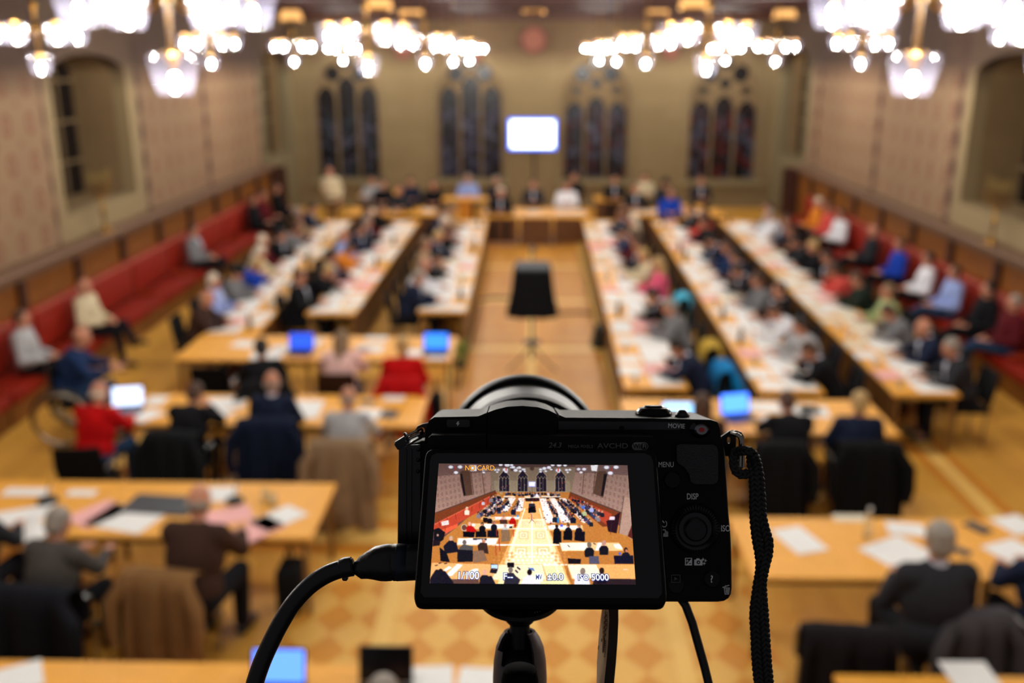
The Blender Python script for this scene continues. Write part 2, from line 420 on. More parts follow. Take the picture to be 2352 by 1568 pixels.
# ================================================================ CHANDELIERS
GL = NT('frosted_lamp_glass')
_tr = GL.n('ShaderNodeBsdfTransparent'); _tl = GL.n('ShaderNodeBsdfTranslucent'); _gl = GL.n('ShaderNodeBsdfGlossy'); _gl.inputs['Roughness'].default_value = .08
_tl.inputs[0].default_value = (.72, .72, 1, 1); _df = GL.n('ShaderNodeBsdfDiffuse'); _df.inputs[0].default_value = (.72, .72, 1, 1)
_a = GL.n('ShaderNodeMixShader'); _a.inputs[0].default_value = .5; GL.l(_tl.outputs[0], _a.inputs[1]); GL.l(_df.outputs[0], _a.inputs[2])
_b = GL.n('ShaderNodeMixShader'); GL.l(GL.m_('MULTIPLY_ADD', GL.noise(30, 2), .009, .003), _b.inputs[0]); GL.l(_tr.outputs[0], _b.inputs[1]); GL.l(_a.outputs[0], _b.inputs[2])
_c = GL.n('ShaderNodeMixShader'); _c.inputs[0].default_value = .05; GL.l(_b.outputs[0], _c.inputs[1]); GL.l(_gl.outputs[0], _c.inputs[2]); GL.l(_c.outputs[0], GL.o.inputs[0])
GLASS = GL.m
BULB = emis('lit_bulb', (1, .955, .88), 900)
shade_me = MB().lathe([(.07, -.085), (.085, -.08), (.1, -.02), (.115, .04), (.125, .09), (.112, .115), (.108, .11), (.12, .088), (.11, .04), (.095, -.02), (.08, -.074), (.07, -.079)], 24, closed=True).mesh('lamp_shade')
bulb_me = MB().lathe([(.0, -.036), (.012, -.032), (.019, -.022), (.0215, -.008), (.019, .006), (.012, .018), (.006, .026), (.0, .028)], 12).mesh('bulb')
socket_me = MB().lathe([(0, .02), (.012, .02), (.014, .07), (.03, .075), (.03, .1), (.055, .115), (.055, .122), (.012, .13), (.012, .15), (0, .15)], 14).mesh('socket')
stem_me = MB().lathe([(0, -.32), (.012, -.32), (.012, .02), (.03, .05), (.034, .09), (.02, .12), (.012, .16), (.012, .26), (.03, .29), (.03, .33), (.012, .36), (.011, 1.15), (.05, 1.155), (.06, 1.18), (0, 1.18)], 14).mesh('stem')
def arm_pts(a, n=9):
    return [(cos(a) * (.02 + .38 * i / (n - 1)), sin(a) * (.02 + .38 * i / (n - 1)), .08 - .12 * sin(pi * i / (n - 1)) + .07 * i / (n - 1)) for i in range(n)]
arm_me = MB().tube(arm_pts(0), .008, 6).mesh('arm')
CH_X = (-5.35, -1.78, 1.86, 5.38); CH_Y = (4.93, 10.8, 16.6, 22.4, 28.2)
for iy, Y in enumerate(CH_Y):
    for ix, X in enumerate(CH_X):
        t = thing('chandelier', 'brass chandelier with seven glass lamps, %s column from the left, %s row from the balcony' % (ORD[ix], ORD[iy]), 'chandelier', (X, Y, 4.72), -atan2(X, Y), 'hall chandeliers')
        ob('stem', stem_me, BRASS, t)
        for k in range(6):
            a = pi / 3 * k; c = (.4 * cos(a), .4 * sin(a), 0)
            ob('arm', arm_me, BRASS, t, None, a)
            ob('lamp_shade', shade_me, GLASS, t, c); ob('bulb', bulb_me, BULB, t, c); ob('socket', socket_me, BRASS, t, c)
        c = (0, 0, -.32)
        o = ob('lamp_shade', shade_me, GLASS, t, c); ob('bulb', bulb_me, BULB, t, c); ob('socket', socket_me, BRASS, t, c)
WARM = emis('warm_lamp_glow', (1, .5, .16), .95)
for k, (px, py) in enumerate(((668, 34), (868, 4), (945, 20), (1226, 14), (1510, 18), (1594, 2), (1803, 28))):
    Y = 27.3 if py > 10 else 21.3; p = atY(px, py, Y)
    t = thing('ceiling_lamp', 'warm glowing dome lamp under the dark ceiling, %s from the left' % ORD[k], 'lamp', (p.x, Y, p.z), 0, 'dome lamps under the ceiling')
    ob('lamp_shade', MB().lathe([(.30, -.14), (.29, -.04), (.25, .06), (.17, .14), (.07, .18), (0, .185)], 22), WARM, t)
    ob('rim', MB().tube([(.31 * cos(2 * pi * i / 24), .31 * sin(2 * pi * i / 24), -.15) for i in range(24)], .018, 6, closed=True), BRASS, t)
    ob('stem', MB().cyl((0, 0, .18), (0, 0, max(.25, ZC - p.z)), .012), BRASS, t)
# ---- big screen on its pole in front of the far wall
p = atY(1223, 308, 28.4)
t = thing('screen_on_stand', 'white lit screen with painted blue glow on a tall thin pole before the far wall', 'screen', (p.x, 28.4, 0))
ob('pole', MB().cyl((.06, .04, 0), (.06, .04, p.z), .035).lathe([(0, 0), (.35, 0), (.35, .02), (.05, .05), (0, .05)], 24, Matrix.Translation((.06, .04, 0))), BLACKPLASTIC, t)
ob('housing', MB().box((0, 0, p.z), (1.42, .06, .92), .02), BLACKPLASTIC, t)
ob('painted_glow', MB().box((0, -.033, p.z), (1.38, .004, .88)), emis('painted_blue_glow', (.05, .18, 1), 1.6), t)  # blue glow fringe round the screen, painted on as an emissive border
ob('lit_panel', MB().box((0, -.036, p.z), (1.24, .004, .74)), emis('white_picture', (.85, .93, 1), 3.2), t)
# ---- brass candelabra before the recesses
for k, (px, py, X) in enumerate(((236, 478, XL + .2), (2285, 500, XR - .2))):
    q = atX(px, py, X)
    t = thing('candelabrum', 'brass candelabrum on the ledge before the %s wall recess' % ('left', 'right')[k], 'candelabrum', (X, q.y, 1.705)); t.scale = (.82, .82, .82)
    ob('base', MB().lathe([(0, 0), (.16, 0), (.15, .03), (.06, .06), (.03, .12), (.03, .2), (0, .2)], 16), BRASS, t)
    ob('stem', MB().lathe([(0, .2), (.025, .2), (.02, .35), (.05, .4), (.05, .44), (.02, .5), (.018, .85), (0, .85)], 12), BRASS, t)
    for j in range(-3, 4):
        z1 = .98 + .02 * abs(j)
        ob('arm', MB().tube([(0, 0, .72 - .02 * abs(j)), (0, j * .07, .68), (0, j * .14, .74), (0, j * .15, z1)], .011, 6), BRASS, t)
        ob('candle', MB().cyl((0, j * .15, z1), (0, j * .15, z1 + .2), .014, n=8), mat('#8d7334', .5), t)
# ---- balcony that carries the camera stand
struct('balcony_floor', MB().box((0, -.6, 2.92), (9, 3.0, .2)), mat('#5a4636', .7))
struct('balcony_parapet', MB().box((0, .98, 2.9), (9, .16, 1.1), .01), mat('#7a6248', .7))
# ================================================================ PEOPLE
SKIN = mat('#C08468', .55, 0, .08, 8, .35); SKIN2 = mat('#8a5a44', .55, 0, .08, 8, .35)
REM = lambda v: [('REMESH', dict(mode='VOXEL', voxel_size=v)), ('SMOOTH', dict(factor=.5, iterations=3))]
def lerp(a, b, t): return Vector(a) * (1 - t) + Vector(b) * t
POSE = {}
def make_pose(name):
    stand = name == 'stand'; lean = {'desk': 17, 'read': 26, 'bench': -7, 'upright': 4, 'stand': 2}[name]
    hz = .93 if stand else .54
    ca, sa = cos(R(lean)), sin(R(lean))
    S = lambda x, s, f=0: Vector((x, s * sa + f * ca, hz + s * ca - f * sa))
    pitch = {'desk': 22, 'read': 42, 'bench': 4, 'upright': 6, 'stand': 12}[name]
    neck = S(0, .5); up = Vector((0, sin(R(pitch)), cos(R(pitch)))); fw = Vector((0, cos(R(pitch)), -sin(R(pitch))))
    hc = neck + up * .165 + fw * .015
    HM = Matrix((Vector((1, 0, 0)), fw, up)).transposed()
    Hd = lambda x, y, z: hc + HM @ Vector((x, y, z))
    sh = [S(sx * .175, .45) for sx in (-1, 1)]
    if name == 'desk': el = [Vector((sx * .25, sh[0].y + .14, .80)) for sx in (-1, 1)]; wr = [Vector((-.12, sh[0].y + .34, .805)), Vector((.16, sh[0].y + .36, .805))]
    elif name == 'read': el = [Vector((sx * .24, sh[0].y + .17, .82)) for sx in (-1, 1)]; wr = [Vector((-.05, sh[0].y + .33, .815)), Vector((.1, hc.y + .1, hc.z - .17))]
    elif name == 'bench': el = [Vector((sx * .27, sh[0].y + .05, .70)) for sx in (-1, 1)]; wr = [Vector((sx * .1, .27, .68)) for sx in (-1, 1)]
    elif name == 'upright': el = [Vector((sx * .25, sh[0].y + .1, .76)) for sx in (-1, 1)]; wr = [Vector((sx * .11, sh[0].y + .33, .805)) for sx in (-1, 1)]
    else: el = [Vector((sx * .25, -.03, 1.13)) for sx in (-1, 1)]; wr = [Vector((-.27, .1, .93)), Vector((.12, .26, 1.14))]
    if stand:
        hip = [Vector((sx * .09, 0, .9)) for sx in (-1, 1)]; kn = [Vector((sx * .1, .03, .5)) for sx in (-1, 1)]; an = [Vector((sx * .11, -.01, .1)) for sx in (-1, 1)]
    else:
        hip = [Vector((sx * .1, .0, .535)) for sx in (-1, 1)]; kn = [Vector((sx * .15, .43, .54)) for sx in (-1, 1)]
        an = [Vector((sx * .14, .42 if name != 'read' else .3, .1)) for sx in (-1, 1)]
        if name == 'bench': kn[0] = Vector((-.08, .46, .62)); kn[1] = Vector((.1, .45, .53)); an[0] = Vector((.12, .72, .38)); an[1] = Vector((.12, .5, .1))
    toe = [a + Vector((0, .15, -.055)) if not (name == 'bench' and i == 0) else a + Vector((0, .14, .02)) for i, a in enumerate(an)]
    # --- body: one continuous surface
    b = MB()
    b.ell(Hd(0, -.005, .02), (.076, .094, .1), HM, 20, 14).ell(Hd(0, .032, -.05), (.055, .055, .062), HM).ell(Hd(0, .062, -.092), (.026, .02, .02), HM)
    b.cap(Hd(0, .088, .015), Hd(0, .108, -.022), .011, .015).cap(Hd(-.02, .084, -.062), Hd(.02, .084, -.062), .009).cap(Hd(-.035, .082, .03), Hd(.035, .082, .03), .012)
    for sx in (-1, 1):
        b.ell(Hd(sx * .078, -.005, -.012), (.012, .02, .032), HM, 10, 8).ell(Hd(sx * .042, .06, -.025), (.024, .024, .022), HM)
    b.cap(S(0, .44), hc - up * .05, .058, .054)
    b.ell(S(0, .03), (.165, .125, .13)).ell(S(0, .3, .01), (.155, .115, .2), Matrix.Rotation(R(-lean), 3, 'X')).cap(sh[0] + Vector((.03, 0, 0)), sh[1] - Vector((.03, 0, 0)), .062)
    for i, sx in enumerate((-1, 1)):
        b.cap(sh[i], el[i], .05, .042).cap(el[i], wr[i], .042, .027)
        b.cap(hip[i], kn[i], .085, .058).cap(kn[i], an[i], .055, .038).cap(an[i], toe[i], .038, .032)
        # hand: palm, four fingers, thumb from the side of the palm
        d = (wr[i] - el[i]).normalized()
        if name in ('desk', 'upright') or (name == 'read' and i == 0): d.z = min(d.z, 0) * .3; d.normalize()
        side = d.cross(Vector((0, 0, 1))).normalized(); nrm = side.cross(d).normalized()
        HM2 = Matrix((side, d, nrm)).transposed()
        pc = wr[i] + d * .05; b.ell(pc, (.04, .052, .016), HM2, 14, 10); b.cap(wr[i] - d * .01, wr[i] + d * .03, .026, .024)
        for k, (o, L) in enumerate(((-.03, .062), (-.01, .072), (.011, .068), (.031, .054))):
            p0 = pc + side * o + d * .04; p1 = p0 + d * L * .55 - nrm * .005; p2 = p1 + d * L * .45 - nrm * .022
            b.cap(p0, p1, .0095, .009, 8).cap(p1, p2, .009, .0075, 8)
        th = -sx; t0 = pc + side * th * .03 - d * .02; t1 = t0 + side * th * .025 + d * .028 - nrm * .008; t2 = t1 + side * th * .004 + d * .026 - nrm * .01
        b.cap(t0, t1, .013, .011, 8).cap(t1, t2, .011, .009, 8)
    P = {'body': evalmesh(b, REM(.0075), 'body')}
    # --- top garment
    c = MB(); Rl = Matrix.Rotation(R(-lean), 3, 'X')
    c.ell(S(0, .3, .005), (.212, .165, .25), Rl).ell(S(0, .1), (.205, .17, .17), Rl).cap(sh[0] + Vector((.01, 0, 0)), sh[1] - Vector((.01, 0, 0)), .088).cap(S(0, .42), S(0, .495, 0), .09, .062)
    if stand: c.ell(S(0, -.02), (.185, .145, .14))
    for i in (0, 1): c.cap(sh[i], el[i], .078, .064).cap(el[i], lerp(el[i], wr[i], .88), .064, .046)
    P['top'] = evalmesh(c, REM(.013), 'jacket')
    # --- shirt front with collar
    c = MB(); c.cap(S(0, .5, .0), S(0, .515, .0), .068, .062).cap(S(0, .47, .115), S(0, .3, .165), .04, .016)
    P['shirt'] = evalmesh(c, REM(.009), 'shirt')
    # --- trousers
    c = MB(); c.ell(S(0, .03), (.195, .155, .13), Rl)
    for i in (0, 1): c.cap(hip[i], kn[i], .1, .075).cap(kn[i], lerp(kn[i], an[i], .93), .074, .06)
    P['trousers'] = evalmesh(c, REM(.013), 'trousers')
    for i, k in enumerate(('shoe_l', 'shoe_r')):
        c = MB(); d = (toe[i] - an[i]).normalized()
        c.cap(an[i] - Vector((0, .03, .03)), toe[i] + Vector((0, -.03, 0)), .045, .045).cap(toe[i] + Vector((0, -.03, 0)), toe[i] + Vector((0, .05, -.005)), .045, .036)
        P[k] = evalmesh(c, REM(.011), 'shoe')
    # --- hair
    for st in ('short', 'long', 'bald', 'bun', 'beanie'):
        c = MB()
        if st in ('short', 'bun', 'long'):
            c.ell(Hd(0, -.018, .04), (.087, .095, .092), HM).ell(Hd(0, -.05, -.02), (.078, .062, .075), HM)
        if st == 'long':
            for sx in (-1, 1): c.cap(Hd(sx * .068, -.03, .02), S(sx * .075, .38, -.06), .036, .03)
            c.cap(Hd(0, -.07, 0), S(0, .32, -.115), .07, .045)
        if st == 'bun': c.ell(Hd(0, -.1, .08), (.045, .045, .04), HM)
        if st == 'bald':
            for k in range(9):
                a = R(200 + 140 * k / 8); c.ell(Hd(.074 * cos(a), .084 * sin(a) - .005, -.02), (.02, .022, .035), HM, 8, 6)
        if st == 'beanie': c.ell(Hd(0, -.012, .055), (.098, .106, .1), HM).tube([Hd(.093 * cos(2 * pi * k / 20), .1 * sin(2 * pi * k / 20) - .01, .02) for k in range(20)], .02, 8, closed=True)
        P[st] = evalmesh(c, REM(.012), 'hair' if st != 'beanie' else 'hat')
    for sx in (-1, 1): P['eye', sx] = MB().ell(Hd(sx * .03, .083, .006), (.011, .006, .007), HM, 8, 6).mesh('eye')
    P['hc'] = hc; POSE[name] = P
for _p in ('desk', 'read', 'bench', 'upright', 'stand'): make_pose(_p)
GAR = {'navy': '#1a2238', 'black': '#121216', 'charcoal': '#2a2a2f', 'dark grey': '#4b4642', 'grey': '#77777a', 'light grey': '#a9a9ab', 'brown': '#3d2a22', 'cream': '#d3c4a2', 'white': '#e4e4ee',
       'light blue': '#97a8dc', 'blue': '#1c3fa8', 'bright blue': '#0c78b4', 'red': '#b90a0c', 'pink': '#df5d7d', 'pale pink': '#e0b5ac', 'green': '#a3b07c', 'burgundy': '#55121a', 'dark green': '#1f2b22',
       'beige': '#a5896a', 'orange': '#d9822b', 'dark blue': '#1b2f55', 'coral': '#d4524a', 'olive': '#5d5a35'}
HAIRC = {'grey': '#8f867c', 'white': '#d8cdb8', 'dark': '#1c1512', 'brown': '#4a3020', 'blond': '#b99862', 'light brown': '#7d6247', 'black': '#141012'}
DENIM = cloth('#27405f'); TROUS = cloth('#15151b')
def person(loc, rz, pose, gar, hair, hcol, label, group=None, suit=False, trous=None, skin=None, sc=1.0, full=True, name='person'):
    P = POSE[pose]; t = thing(name, label, 'person', loc, rz, group); t.scale = (sc, sc, sc)
    ob('body', P['body'], skin or SKIN, t)
    ob('jacket' if suit else 'sweater', P['top'], cloth(GAR[gar]), t)
    if suit: ob('shirt', P['shirt'], cloth('#cfd2e2'), t)
    ob('trousers', P['trousers'], trous or TROUS, t)
    if full:
        for k in ('shoe_l', 'shoe_r'): ob('shoe', P[k], mat('#141110', .4), t)
    h = {'short': 'short', 'long': 'long', 'bald': 'bald', 'bun': 'bun', 'beanie': 'beanie'}[hair]
    ob('hat' if h == 'beanie' else 'hair', P[h], cloth('#1d2626') if h == 'beanie' else mat(HAIRC[hcol], .6, 0, .35, 60, .4), t)
    for sx in (-1, 1): ob('eye', P['eye', sx], mat('#1a1410', .2), t)
    return t
def person_px(hx, hy, zh, rz, pose, *a, **k):
    p = at(hx, hy, zh); sc = k.get('sc', 1.0); hc = POSE[pose]['hc'] * sc
    off = Matrix.Rotation(rz, 3, 'Z') @ Vector((hc.x, hc.y, 0))
    base = zh - hc.z
    return person((p.x - off.x, p.y - off.y, max(0, base) if pose == 'stand' else 0), rz, pose, *a, **k)
# ================================================================ FURNITURE
TM = {}
def table_meshes(L, W, panel):
    k = (round(L, 3), round(W, 3), panel)
    if k in TM: return TM[k]
    d = {}
    d['tabletop'] = MB().box((0, 0, .722), (L - .006, W, .036), .004).mesh('tabletop')
    d['apron'] = MB().holed([(-L / 2 + .05, -W / 2 + .045), (L / 2 - .05, -W / 2 + .045), (L / 2 - .05, W / 2 - .045), (-L / 2 + .05, W / 2 - .045)], [[(-L / 2 + .08, -W / 2 + .075), (L / 2 - .08, -W / 2 + .075), (L / 2 - .08, W / 2 - .075), (-L / 2 + .08, W / 2 - .075)]], lambda u, v, w: Vector((u, v, w)), .655, .705).mesh('frame')
    d['leg'] = MB().box((0, 0, .352), (.045, .045, .704), .004).mesh('leg')
    if panel: d['panel'] = MB().box((0, -W / 2 + .035, .4), (L - .08, .018, .6), .003).mesh('modesty_panel')
    TM[k] = d; return d
PANEL = mat('#5c3717', .45, 0, .2, 5); LEGM = mat('#8f6a3c', .4, 0, .15, 5)
def table(x, y, rz, L, W, label, group=None, panel=False):
    d = table_meshes(L, W, panel); t = thing('conference_table', label, 'table', (x, y, 0), rz, group)
    ob('tabletop', d['tabletop'], WOOD, t); ob('frame', d['apron'], STEEL, t)
    for i in (-1, 1):
        for j in (-1, 1): ob('leg', d['leg'], LEGM, t, (i * (L / 2 - .07), j * (W / 2 - .06), 0))
    if panel: ob('modesty_panel', d['panel'], PANEL, t)
    return t
CHM = {}
CHM['seat'] = MB().box((0, .02, .45), (.46, .45, .06), .022, seg=2).mesh('seat')
_b = MB(); _r = []
for _i in range(7):
    _z = .5 + .4 * _i / 6; _y = -.2 - .07 * _i / 6; _w = .235 - .01 * abs(_i - 3) * .5
    _r.append([Vector((_w * sin(R(-70 + 140 * j / 9)) / sin(R(70)), _y - .035 * cos(R(-70 + 140 * j / 9)) + .02, _z)) for j in range(10)] + [Vector((_w * sin(R(70 - 140 * j / 9)) / sin(R(70)), _y - .035 * cos(R(70 - 140 * j / 9)) + .055, _z)) for j in range(10)])
_b.ring_loft(_r); CHM['backrest'] = _b.mesh('backrest')
CHM['leg'] = MB().tube([(0, 0, 0), (0, .01, .2), (0, .0, .43)], .012, 8).mesh('leg')
CHM['armrest'] = MB().tube([(0, .16, .43), (0, .17, .62), (0, .12, .66), (0, -.12, .665), (0, -.21, .66)], .012, 8).mesh('armrest')
def chair(x, y, rz, label, hexc='#121214', group=None, name='conference_chair', arms=True, light=False):
    t = thing(name, label, 'chair', (x, y, 0), rz, group); m = cloth(hexc)
    ob('seat', CHM['seat'], m, t); ob('backrest', CHM['backrest'], m, t)
    for i in (-1, 1):
        for j in (-1, 1): ob('leg', CHM['leg'], STEEL, t, (i * .21, j * .18 + .01, 0))
        if arms: ob('armrest', CHM['armrest'], STEEL, t, (i * .25, 0, 0))
    return t
def coat(x, y, rz, hexc, label, w=.54, drop=.72, seed=0, name='draped_coat', sleeve=True):
    """a coat hung over a chair back: one thick folded cloth over the front and the rear of the backrest"""
    rnd = random.Random(seed); b = MB(); n = 30; rows = []
    prof = [(-.10, .60, 0), (-.11, .75, .1), (-.135, .88, .15), (-.2, .925, .1), (-.275, .93, .1), (-.335, .89, .25), (-.35, .78, .5), (-.36, .66, .7), (-.37, .54, .9), (-.385, .40, 1.1), (-.39, .93 - drop - .06, 1.3)]
    ph = [rnd.random() * 6 for _ in range(4)]
    for (yy, zz, k) in prof:
        row = []
        for j in range(n):
            u = -1 + 2 * j / (n - 1); spread = w / 2 * (1 + .16 * k * (.6 + .4 * sin(ph[0])))
            fold = .028 * k * (sin(u * 9 + ph[1]) + .6 * sin(u * 17 + ph[2])) - .035 * k * u * u * 0.5
            hem = .04 * k * sin(u * 5 + ph[3]) if k > 1 else 0
            sag = -.03 * (abs(u) ** 3)
            row.append(Vector((u * spread, yy - fold + .03 * u * u, zz + hem + sag)))
        rows.append(row)
    th = .014; rings = []
    for r_ in rows:
        bk = [p + Vector((0, th * (1 if r_[0].y < -.25 else -1), -th * .5)) for p in r_]
        rings.append(r_ + list(reversed(bk)))
    b.ring_loft(rings)
    t = thing(name, label, 'coat', (x, y, 0), rz); ob('coat_body', b.mesh('coat_body', 60), cloth(hexc), t)
    if sleeve:
        for s in (-1, 1):
            ob('sleeve', MB().tube([(s * w * .42, -.3, .84), (s * w * .58, -.36, .7), (s * w * .6, -.38, .5), (s * w * .56, -.39, .36)], [.05, .06, .055, .045], 10).mesh('sleeve'), cloth(hexc), t)
    return t
TZ = .742
WHITE = mat('#ecebe8', .7, 0, .04, 12, .2); PINK = mat('#efb3b0', .7, 0, .05, 12, .2); CREAMP = mat('#e2d6bd', .7, 0, .05, 12, .2); GREYP = mat('#2d3038', .4, 0, .2)
def sheet(x, y, rz, w, l, h, m, label, group=None, name='paper_sheets', z=TZ):
    k = ('sheet', round(w, 3), round(l, 3), round(h, 4))
    if k not in TM:
        b = MB().box((0, 0, h / 2), (w, l, h)); TM[k] = b.mesh('paper_sheets')
    o = ob(name, TM[k], m); o.location = (x, y, z); o.rotation_euler = (0, 0, rz); return tag(o, label, {'paper_sheets': 'paper', 'open_folder': 'folder', 'tablet_computer': 'tablet'}.get(name, 'paper'), group)
CUPM = MB().lathe([(0, 0), (.03, 0), (.042, .03), (.044, .085), (.038, .085), (.036, .01), (0, .01)], 16).tube([(.042, 0, .07), (.065, 0, .065), (.068, 0, .04), (.042, 0, .025)], .005, 6).mesh('coffee_cup')
GLM = MB().lathe([(0, 0), (.028, 0), (.035, .11), (.032, .11), (.026, .006), (0, .006)], 16).mesh('water_glass')
BOT = MB().lathe([(0, 0), (.035, 0), (.036, .15), (.03, .18), (.013, .21), (.013, .235), (0, .235)], 16).mesh('bottle_body'); BOC = MB().lathe([(0, .235), (.016, .235), (.016, .255), (0, .255)], 12).mesh('bottle_cap')
PLM = MB().prism([(-.05, 0), (.05, 0), (0, .09)], -.12, .12, Matrix.Rotation(pi / 2, 4, 'X')).mesh('name_plate')
CLEAR = NT('clear_drinking_glass'); CLEAR.pbsdf(CLEAR.mix(CLEAR.noise(20), (.9, .95, .95), (.8, .9, .9)), .05, 0, .5, Transmission_Weight=.9); CLEAR = CLEAR.m
def laptop(x, y, rz, label, scr, strength=1.6, dark=False, z=TZ, tilt=15):
    t = thing('laptop', label, 'laptop', (x, y, z), rz)
    ob('keyboard_base', MB().box((0, 0, .008), (.34, .23, .016), .004), mat('#2b2c30', .4), t)
    ob('keys', MB().box((0, .02, .0175), (.29, .11, .003)), BLACKPLASTIC, t)
    M = Matrix.Rotation(R(-tilt), 3, 'X'); c = Vector((0, .115, .016))
    ob('lid', MB().box(c + M @ Vector((0, .004, .115)), (.34, .008, .23), .003, M), BLACKPLASTIC, t)
    ob('display', MB().box(c + M @ Vector((0, -.0015, .118)), (.315, .002, .2), 0, M), mat('#101015', .2) if dark else emis('display_%s' % label[:12], scr, strength), t)
    return t
# ================================================================ THE LONG ROWS
rows = [
 # name, near inner edge px, far inner edge px, side, number of tables, seated people near-first (garment, hair, hair colour, pose, suit)
 ('innermost left', (1072, 715), (1120, 505), 1, 5, [
   ('navy', 'short', 'grey', 'desk', 1), ('white', 'bald', 'grey', 'desk', 0), ('black', 'short', 'dark', 'read', 1), ('beige', 'short', 'light brown', 'upright', 0), ('navy', 'short', 'blond', 'desk', 1),
   ('black', 'long', 'brown', 'read', 0), ('grey', 'short', 'white', 'desk', 0), ('dark blue', 'short', 'brown', 'upright', 1), ('beige', 'long', 'light brown', 'desk', 0)]),
 ('middle left', (815, 720), (965, 505), 1, 5, [
   ('black', 'short', 'brown', 'upright', 1), ('black', 'bun', 'blond', 'read', 0), ('navy', 'short', 'dark', 'desk', 1), ('orange', 'short', 'brown', 'read', 0), ('light blue', 'bald', 'brown', 'upright', 0),
   ('navy', 'short', 'dark', 'desk', 1), ('charcoal', 'short', 'grey', 'desk', 1), ('burgundy', 'long', 'brown', 'upright', 0), ('black', 'short', 'dark', 'desk', 0)]),
 ('outermost left', (590, 768), (810, 505), 1, 6, [
   ('brown', 'bald', 'grey', 'desk', 0), ('light blue', 'short', 'white', 'upright', 1), ('grey', 'beanie', 'dark', 'desk', 0), ('blue', 'short', 'blond', 'read', 0), ('cream', 'long', 'white', 'desk', 0),
   ('burgundy', 'short', 'white', 'upright', 0), ('black', 'short', 'dark', 'desk', 1), ('grey', 'short', 'brown', 'read', 0), ('black', 'long', 'dark', 'desk', 0), ('beige', 'short', 'grey', 'upright', 0), ('navy', 'short', 'dark', 'desk', 1)]),
 ('innermost right', (1435, 890), (1338, 505), -1, 7, [
   ('navy', 'short', 'dark', 'read', 1), None, ('grey', 'short', 'grey', 'desk', 0), ('black', 'short', 'dark', 'read', 1), None, ('pink', 'long', 'blond', 'upright', 0), ('cream', 'short', 'blond', 'desk', 0),
   ('charcoal', 'short', 'brown', 'desk', 1), ('burgundy', 'long', 'dark', 'desk', 0), ('dark blue', 'short', 'dark', 'read', 1), ('beige', 'long', 'white', 'upright', 0), ('navy', 'short', 'brown', 'desk', 1), ('black', 'short', 'dark', 'upright', 0)]),
 ('middle right', (1745, 900), (1495, 505), -1, 7, [
   ('black', 'short', 'brown', 'read', 1), ('light grey', 'short', 'dark', 'desk', 0), ('white', 'short', 'brown', 'read', 0), ('black', 'short', 'brown', 'upright', 1), ('grey', 'long', 'brown', 'desk', 0), ('charcoal', 'short', 'dark', 'read', 1),
   ('navy', 'short', 'dark', 'desk', 1), ('dark blue', 'long', 'brown', 'desk', 0), ('navy', 'short', 'dark', 'read', 1), None, ('black', 'short', 'dark', 'desk', 0), ('coral', 'long', 'brown', 'upright', 0), ('black', 'short', 'dark', 'desk', 1)]),
 ('outermost right', (2055, 905), (1650, 505), -1, 7, [
   ('charcoal', 'short', 'grey', 'desk', 1), ('navy', 'bald', 'grey', 'desk', 1), ('grey', 'short', 'brown', 'read', 0), ('green', 'short', 'light brown', 'upright', 0), ('dark green', 'short', 'brown', 'desk', 0), ('coral', 'long', 'brown', 'read', 0),
   ('black', 'short', 'dark', 'desk', 1), ('black', 'bun', 'blond', 'desk', 0), ('charcoal', 'short', 'dark', 'read', 0), ('brown', 'long', 'brown', 'desk', 0), ('navy', 'short', 'brown', 'upright', 1), ('white', 'short', 'grey', 'desk', 0), ('light grey', 'short', 'brown', 'upright', 0)]),
]
ROWS = {}; CHPOS = {}
rnd = random.Random(5)
PW = {0: WHITE, 1: WHITE, 2: WHITE, 3: WHITE, 4: PINK, 5: CREAMP}
